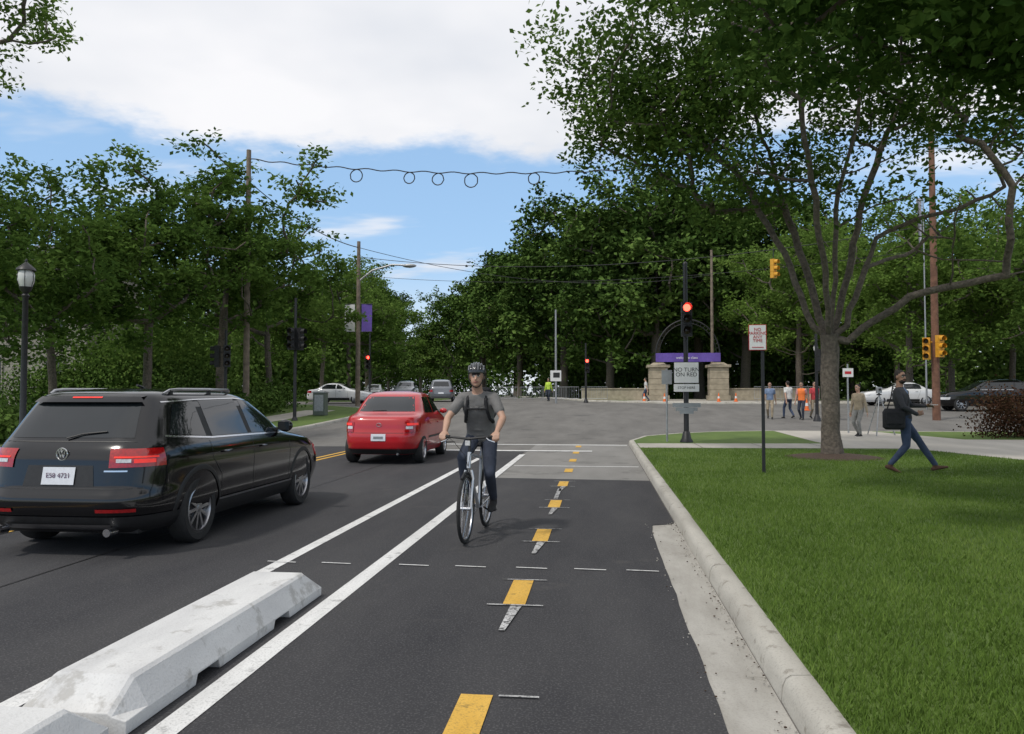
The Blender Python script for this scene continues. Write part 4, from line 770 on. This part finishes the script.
mb.path([V(0,0,8.0),V(.9,0,8.7),V(2.2,0,9.05),V(3.1,0,9.0)],.06,GALV,8); mb.ell((3.35,0,8.96),(.46,.2,.13),GALV); mb.ell((3.38,0,8.90),(.25,.12,.08),LGT)
for sg,m_ in ((-1,SGNW),(1,PURP)):
    mb.tube((0,0,6.55),(sg*.95,0,6.55),.02,DKM); mb.tube((0,0,4.75),(sg*.95,0,4.75),.02,DKM)
    mb.grid(lambda u,v: V(sg*(.22+.68*u),.03*math.sin(u*5+v*4),4.78+1.74*v),6,10,m_)
mb.obj('street_lamp_pole',loc=l,smooth=40)
mb,l=pole('p',9.3,66,12.5,.15,.1); mb.obj('utility_pole',loc=(9.3,66,zg(66)))
mb,l=pole('p',15.0,36.9,13.4,.17,.12,WOODR); signal_head(mb,(-.45,-.2,3.2),SIGY,-1,(-.6,-1,0)); signal_head(mb,(.05,-.35,3.3),SIGY,-1,(.3,-1,0)); mb.tube((0,0,3.5),(-.45,-.1,3.5),.03,SIGY); mb.obj('utility_pole',loc=l,smooth=40)
def sigpole(name,x,y,h,zh,heads,m=DKM,lit=0):
    mb=MB(); mb.tube((0,0,0),(0,0,h),.08,DKM,r2=.06,n=12); mb.lathe((0,0,0),(0,0,1),[(.18,0),(.14,.15),(.08,.3)],DKM,12)
    for (dx,dy,f) in heads: signal_head(mb,(dx,dy,zh),m,lit,f); mb.tube((0,0,zh+.2),(dx,dy,zh+.2),.025,DKM,n=6)
    mb.obj(name,loc=(x,y,zg(y)),smooth=40)
sigpole('traffic_signal_pole',-13.5,33.5,5.6,3.75,[(.25,-.1,(1,-.3,0)),(-.05,-.3,(0,-1,0))],lit=-1)
sigpole('traffic_signal_pole',-16.3,54.2,5.0,2.9,[(0,-.3,(0,-1,0))]); sigpole('traffic_signal_pole',-.95,55,4.2,2.6,[(.1,-.3,(0,-1,0))])
sigpole('traffic_signal_pole',-16.9,33.8,4.2,3.0,[(0.2,-.3,(.6,-1,0)),(-.3,-.2,(-1,-.2,0))],lit=-1)
sigpole('traffic_signal_pole',9.6,36,3.9,2.7,[(.1,-.3,(.8,-1,0))],lit=-1)
mb=MB(); mb.tube((0,0,0),(0,0,6.5),.08,GALV,r2=.06); mb.box((0,-.1,1.9),(.75,.02,.75),SGNW); mb.box((.05,-.112,1.95),(.45,.01,.35),SGNK); mb.obj('sign_post',loc=(-3.0,54,zg(54)))
for (x,y,w_,h_) in ((5.9,56,.6,.75),(8.5,30.5-2.5,.35,.3)):
    mb=MB(); mb.tube((0,0,0),(0,0,2.4),.03,GALV); mb.box((0,-.04,2.1),(w_,.012,h_),SGNW); mb.box((0,-.048,2.1),(w_*.6,.01,h_*.3),SGNR); mb.obj('sign_post',loc=(x,y,zg(y)+.1))
for (lx,ly,lz) in ((-13.1,16.5,.13),(16.5,62,zg(62))):
    mb=MB(); mb.lathe((0,0,0),(0,0,1),[(.2,0),(.2,.1),(.13,.2),(.11,.6),(.07,.75),(.06,3.6),(.09,3.65),(.05,3.7),(.12,3.78),(.14,3.85)],DKM,16); mb.lathe((0,0,3.85),(0,0,1),[(.12,0),(.17,.12),(.18,.28),(.14,.38)],LGT,18)
    for k in range(6): a=k*math.pi/3; mb.path([V(math.cos(a)*.14,math.sin(a)*.14,3.85),V(math.cos(a)*.19,math.sin(a)*.19,4.0),V(math.cos(a)*.17,math.sin(a)*.17,4.24)],.007,DKM,5)
    mb.lathe((0,0,4.23),(0,0,1),[(.21,0),(.19,.05),(.08,.14),(.02,.2),(.03,.24),(.001,.28)],DKM,16); mb.obj('street_lamp',loc=(lx,ly,lz),smooth=50)
mb=MB(); mb.tube((0,0,0),(0,0,12),.05,GALV,r2=.03); mb.grid(lambda u,v: V(-.05-.35*u*(.5+.5*v),.10*math.sin(u*9+v*3),9.8+1.9*v-.7*u*(1-v)),10,8,FLG); mb.obj('flag_pole',loc=(17.8,45,zg(45)),smooth=40)
wm=DKM
mb=MB(); pts=[]
A=V(-17.1,36.3,12.75+zg(36.3)); B=V(15,36.9,13.0+zg(36.9)); loops=[-11.8,-9.15,-7.75,-6.1,-3.15]
N_=160; done=set()
for i in range(N_+1):
    t_=i/N_; p_=A.lerp(B,t_); p_.z-=1.2*4*t_*(1-t_); p_.z+=.04*math.sin(i*.9)
    for lx in loops:
        if p_.x>=lx and lx not in done:
            done.add(lx); rr=random.uniform(.26,.33)
            for k in range(1,22): a=math.pi/2-2*math.pi*k/22*1.0; pts.append(p_+V(math.cos(a)*rr*random.uniform(.94,1.04),.04*k/22,math.sin(a)*rr-rr))
    pts.append(p_)
mb.path(pts,.028,wm,5)
def wire(a,b,sag,r=.014):
    a=Vector(a);b=Vector(b); mb.path([a.lerp(b,t_)-V(0,0,sag*4*t_*(1-t_)) for t_ in np.linspace(0,1,28)],r,wm,4)
wire((-17.1,36.3,12.0),(-15.4,48.6,11.0),.5,.03); wire((-15.4,48.6,11.0),(9.3,66,11.5),1.4,.018); wire((-15.4,48.6,10.4),(15,36.9,9.2),1.2,.018); wire((-15.4,48.6,9.2),(15,36.9,8.1),.9,.012); wire((15,36.9,12.7),(60,40,13),.8)
mb.obj('overhead_cable')
mb=MB(); signal_head(mb,(0,0,0),SIGY,-1,(.7,-.7,0),.9); mb.tube((0,0,.5),(0,0,1.0),.02,DKM); mb.obj('hanging_traffic_signal',loc=(8.1,37.4,7.4))
# ---------------------------------------------------------------- gate
STN=mat('limestone',(.36,.31,.23),.85,0,.2,3,.5,12); STD=mat('dark_arch_iron',(.03,.03,.032),.5,.4,.2,5)
r=empty('stone_gateway',(0,0,zg(66)))
p=MB()
for x0 in (4.85,9.75):
    p.box((x0,66,.2),(1.75,1.75,.4),STN)
    for k in range(5): p.box((x0,66,.4+.23+k*.46),(1.50+(.02 if k%2 else 0),1.5+(.02 if k%2 else 0),.445),STN)
    p.box((x0,66,2.82),(1.85,1.85,.22),STN); p.box((x0,66,3.02),(1.4,1.4,.2),STN,taper=.6)
for (xa,xb) in ((-1.5,4.0),(10.6,17)): p.box(((xa+xb)/2,66.2,.45),(xb-xa,.5,.9),STN); p.box(((xa+xb)/2,66.2,.95),(xb-xa+.1,.62,.1),STN)
p.obj('stone_pillars',r,smooth=0,bevel=.02)
p=MB()
for rr,t_ in ((2.62,.06),(2.35,.03)): p.path([V(7.3+rr*math.cos(a),66,3.7+rr*1.15*math.sin(a)) for a in np.linspace(0,math.pi,40)],t_,STD,8)
for a in np.linspace(.1,math.pi-.1,24): p.tube((7.3+2.35*math.cos(a),66,3.7+2.35*1.15*math.sin(a)),(7.3+2.62*math.cos(a),66,3.7+2.62*1.15*math.sin(a)),.015,STD,n=6)
for sg in (-1,1): p.tube((7.3+sg*2.62,66,3.0),(7.3+sg*2.62,66,3.75),.06,STD); p.tube((7.3+sg*2.35,66,3.0),(7.3+sg*2.35,66,3.75),.03,STD)
p.obj('iron_arch',r,smooth=40)
p=MB(); p.grid(lambda u,v: V(4.6+5.2*u,64.9+.05*math.sin(u*20),3.15+.72*v),20,2,PURP); p.obj('banner',r); text('banner_text','welcome class',r,(7.1,64.8,3.48),.30,SGNW)
def barricade(x,y,w_,rz=0):
    mb=MB(); h=1.1; mb.path([V(0,0,.15),V(0,0,h),V(w_,0,h),V(w_,0,.15)],.02,GALV,6); mb.tube((0,0,.2),(w_,0,.2),.018,GALV,n=6)
    for k in range(1,int(w_/.13)): mb.tube((k*.13,0,.2),(k*.13,0,h),.009,GALV,n=5)
    for xx in (.2,w_-.2): mb.tube((xx,-.3,0),(xx,.3,0),.02,GALV,n=6); mb.tube((xx,0,0),(xx,0,.2),.018,GALV,n=6)
    mb.obj('crowd_barricade',loc=(x,y,zg(y)),rot=(0,0,rz))
for x in (-8.3,-6.2,-4.4): barricade(x-.2,63,1.9,.05)
for x in (-3.6,-1.4): barricade(x,61,2.0,-.1)
barricade(11.5,60,2.2,.1); barricade(14,60,2.2,0)
for (x,y) in ((8.6,58),(9.9,58.5),(11.2,44),(3.2,57),(-9.6,58),(4.6,56.5)):
    mb=MB(); mb.box((0,0,.015),(.30,.30,.03),ORG); mb.lathe((0,0,.03),(0,0,1),[(.12,0),(.085,.22)],ORG,16); mb.lathe((0,0,.03),(0,0,1),[(.085,.22),(.062,.38)],SGNW,16); mb.lathe((0,0,.03),(0,0,1),[(.062,.38),(.03,.6),(.025,.62),(.001,.62)],ORG,16); mb.obj('traffic_cone',loc=(x,y,zg(y)))
mb=MB(); mb.box((0,0,.55),(.6,.45,1.1),mat('green_cabinet',(.10,.12,.10),.6)); mb.box((0,0,1.13),(.66,.5,.06),GALV); mb.box((0,-.23,.6),(.45,.012,.8),GALV); mb.obj('utility_cabinet',loc=(-13.6,37,zg(37)+.13),bevel=.01)
# ---------------------------------------------------------------- buildings
def building(name,x0,x1,y0,y1,h,floors,bays,wall,roofm,gable=2.5,z=0.):
    r=empty(name,((x0+x1)/2,(y0+y1)/2,z)); W=x1-x0; D_=y1-y0; b=MB(); b.box((0,0,h/2-.3),(W,D_,h+.6),wall); b.box((0,0,h+.08),(W+.5,D_+.5,.28),wall)
    for f in range(1,floors): b.box((0,0,f*h/floors),(W+.12,D_+.12,.16),wall)
    b.obj('walls',r,smooth=0)
    q=MB(); e=.3
    vs=[(-W/2-e,-D_/2-e,h+.22),(W/2+e,-D_/2-e,h+.22),(W/2+e,D_/2+e,h+.22),(-W/2-e,D_/2+e,h+.22),(-W/2+D_/2,0,h+.22+gable),(W/2-D_/2,0,h+.22+gable)]
    q.add(vs,[(0,1,5,4),(1,2,5),(2,3,4,5),(3,0,4),(3,2,1,0)],roofm); q.obj('roof',r,smooth=0)
    wn=MB(); fh=h/floors
    def win(c,ax,n):
        c=Vector(c);ax=Vector(ax);n=Vector(n); R=Matrix((ax,n,V(0,0,1))).transposed(); wh=fh*.55
        wn.box(c+n*.03,(1.2,.10,wh+.2),wall,R); wn.box(c+n*.075,(1.0,.04,wh),GLS,R); wn.box(c+n*.10,(.06,.03,wh),SGNB,R); wn.box(c+n*.10+V(0,0,.1),(1.0,.028,.05),SGNB,R); wn.box(c+n*.08+V(0,0,-wh/2-.14),(1.4,.2,.1),wall,R)
    for f in range(floors):
        for k in range(bays): win((-W/2+W*(k+.5)/bays,-D_/2,fh*(f+.52)),(1,0,0),(0,-1,0))
        nb=max(2,int(D_/3.5))
        for k in range(nb): win((W/2,-D_/2+D_*(k+.5)/nb,fh*(f+.52)),(0,1,0),(1,0,0))
    wn.obj('windows',r,smooth=0)
def stonemat():
    m=bpy.data.materials.new('building_limestone'); m.use_nodes=True; nt=m.node_tree; N=nt.nodes; L=nt.links; b=N['Principled BSDF']; b.inputs['Roughness'].default_value=.9
    tc=N.new('ShaderNodeTexCoord'); sp=N.new('ShaderNodeSeparateXYZ'); L.new(tc.outputs['Object'],sp.inputs[0]); ad=N.new('ShaderNodeMath'); ad.operation='ADD'; L.new(sp.outputs[0],ad.inputs[0]); L.new(sp.outputs[1],ad.inputs[1])
    cb=N.new('ShaderNodeCombineXYZ'); L.new(ad.outputs[0],cb.inputs[0]); L.new(sp.outputs[2],cb.inputs[1]); br=N.new('ShaderNodeTexBrick'); br.inputs['Scale'].default_value=1.6; br.inputs['Color1'].default_value=(.33,.31,.265,1); br.inputs['Color2'].default_value=(.23,.215,.185,1); br.inputs['Mortar'].default_value=(.17,.16,.145,1); br.inputs['Mortar Size'].default_value=.018
    L.new(cb.outputs[0],br.inputs['Vector']); L.new(br.outputs['Color'],b.inputs['Base Color']); return m
STB=stonemat(); SLT=mat('roof_slate',(.07,.075,.085),.7,0,.25,3)
building('limestone_building',-64,-29.5,42.0,47.4,7.8,2,9,STB,SLT,z=.6,gable=2.2)
print('objects',len(bpy.data.objects))
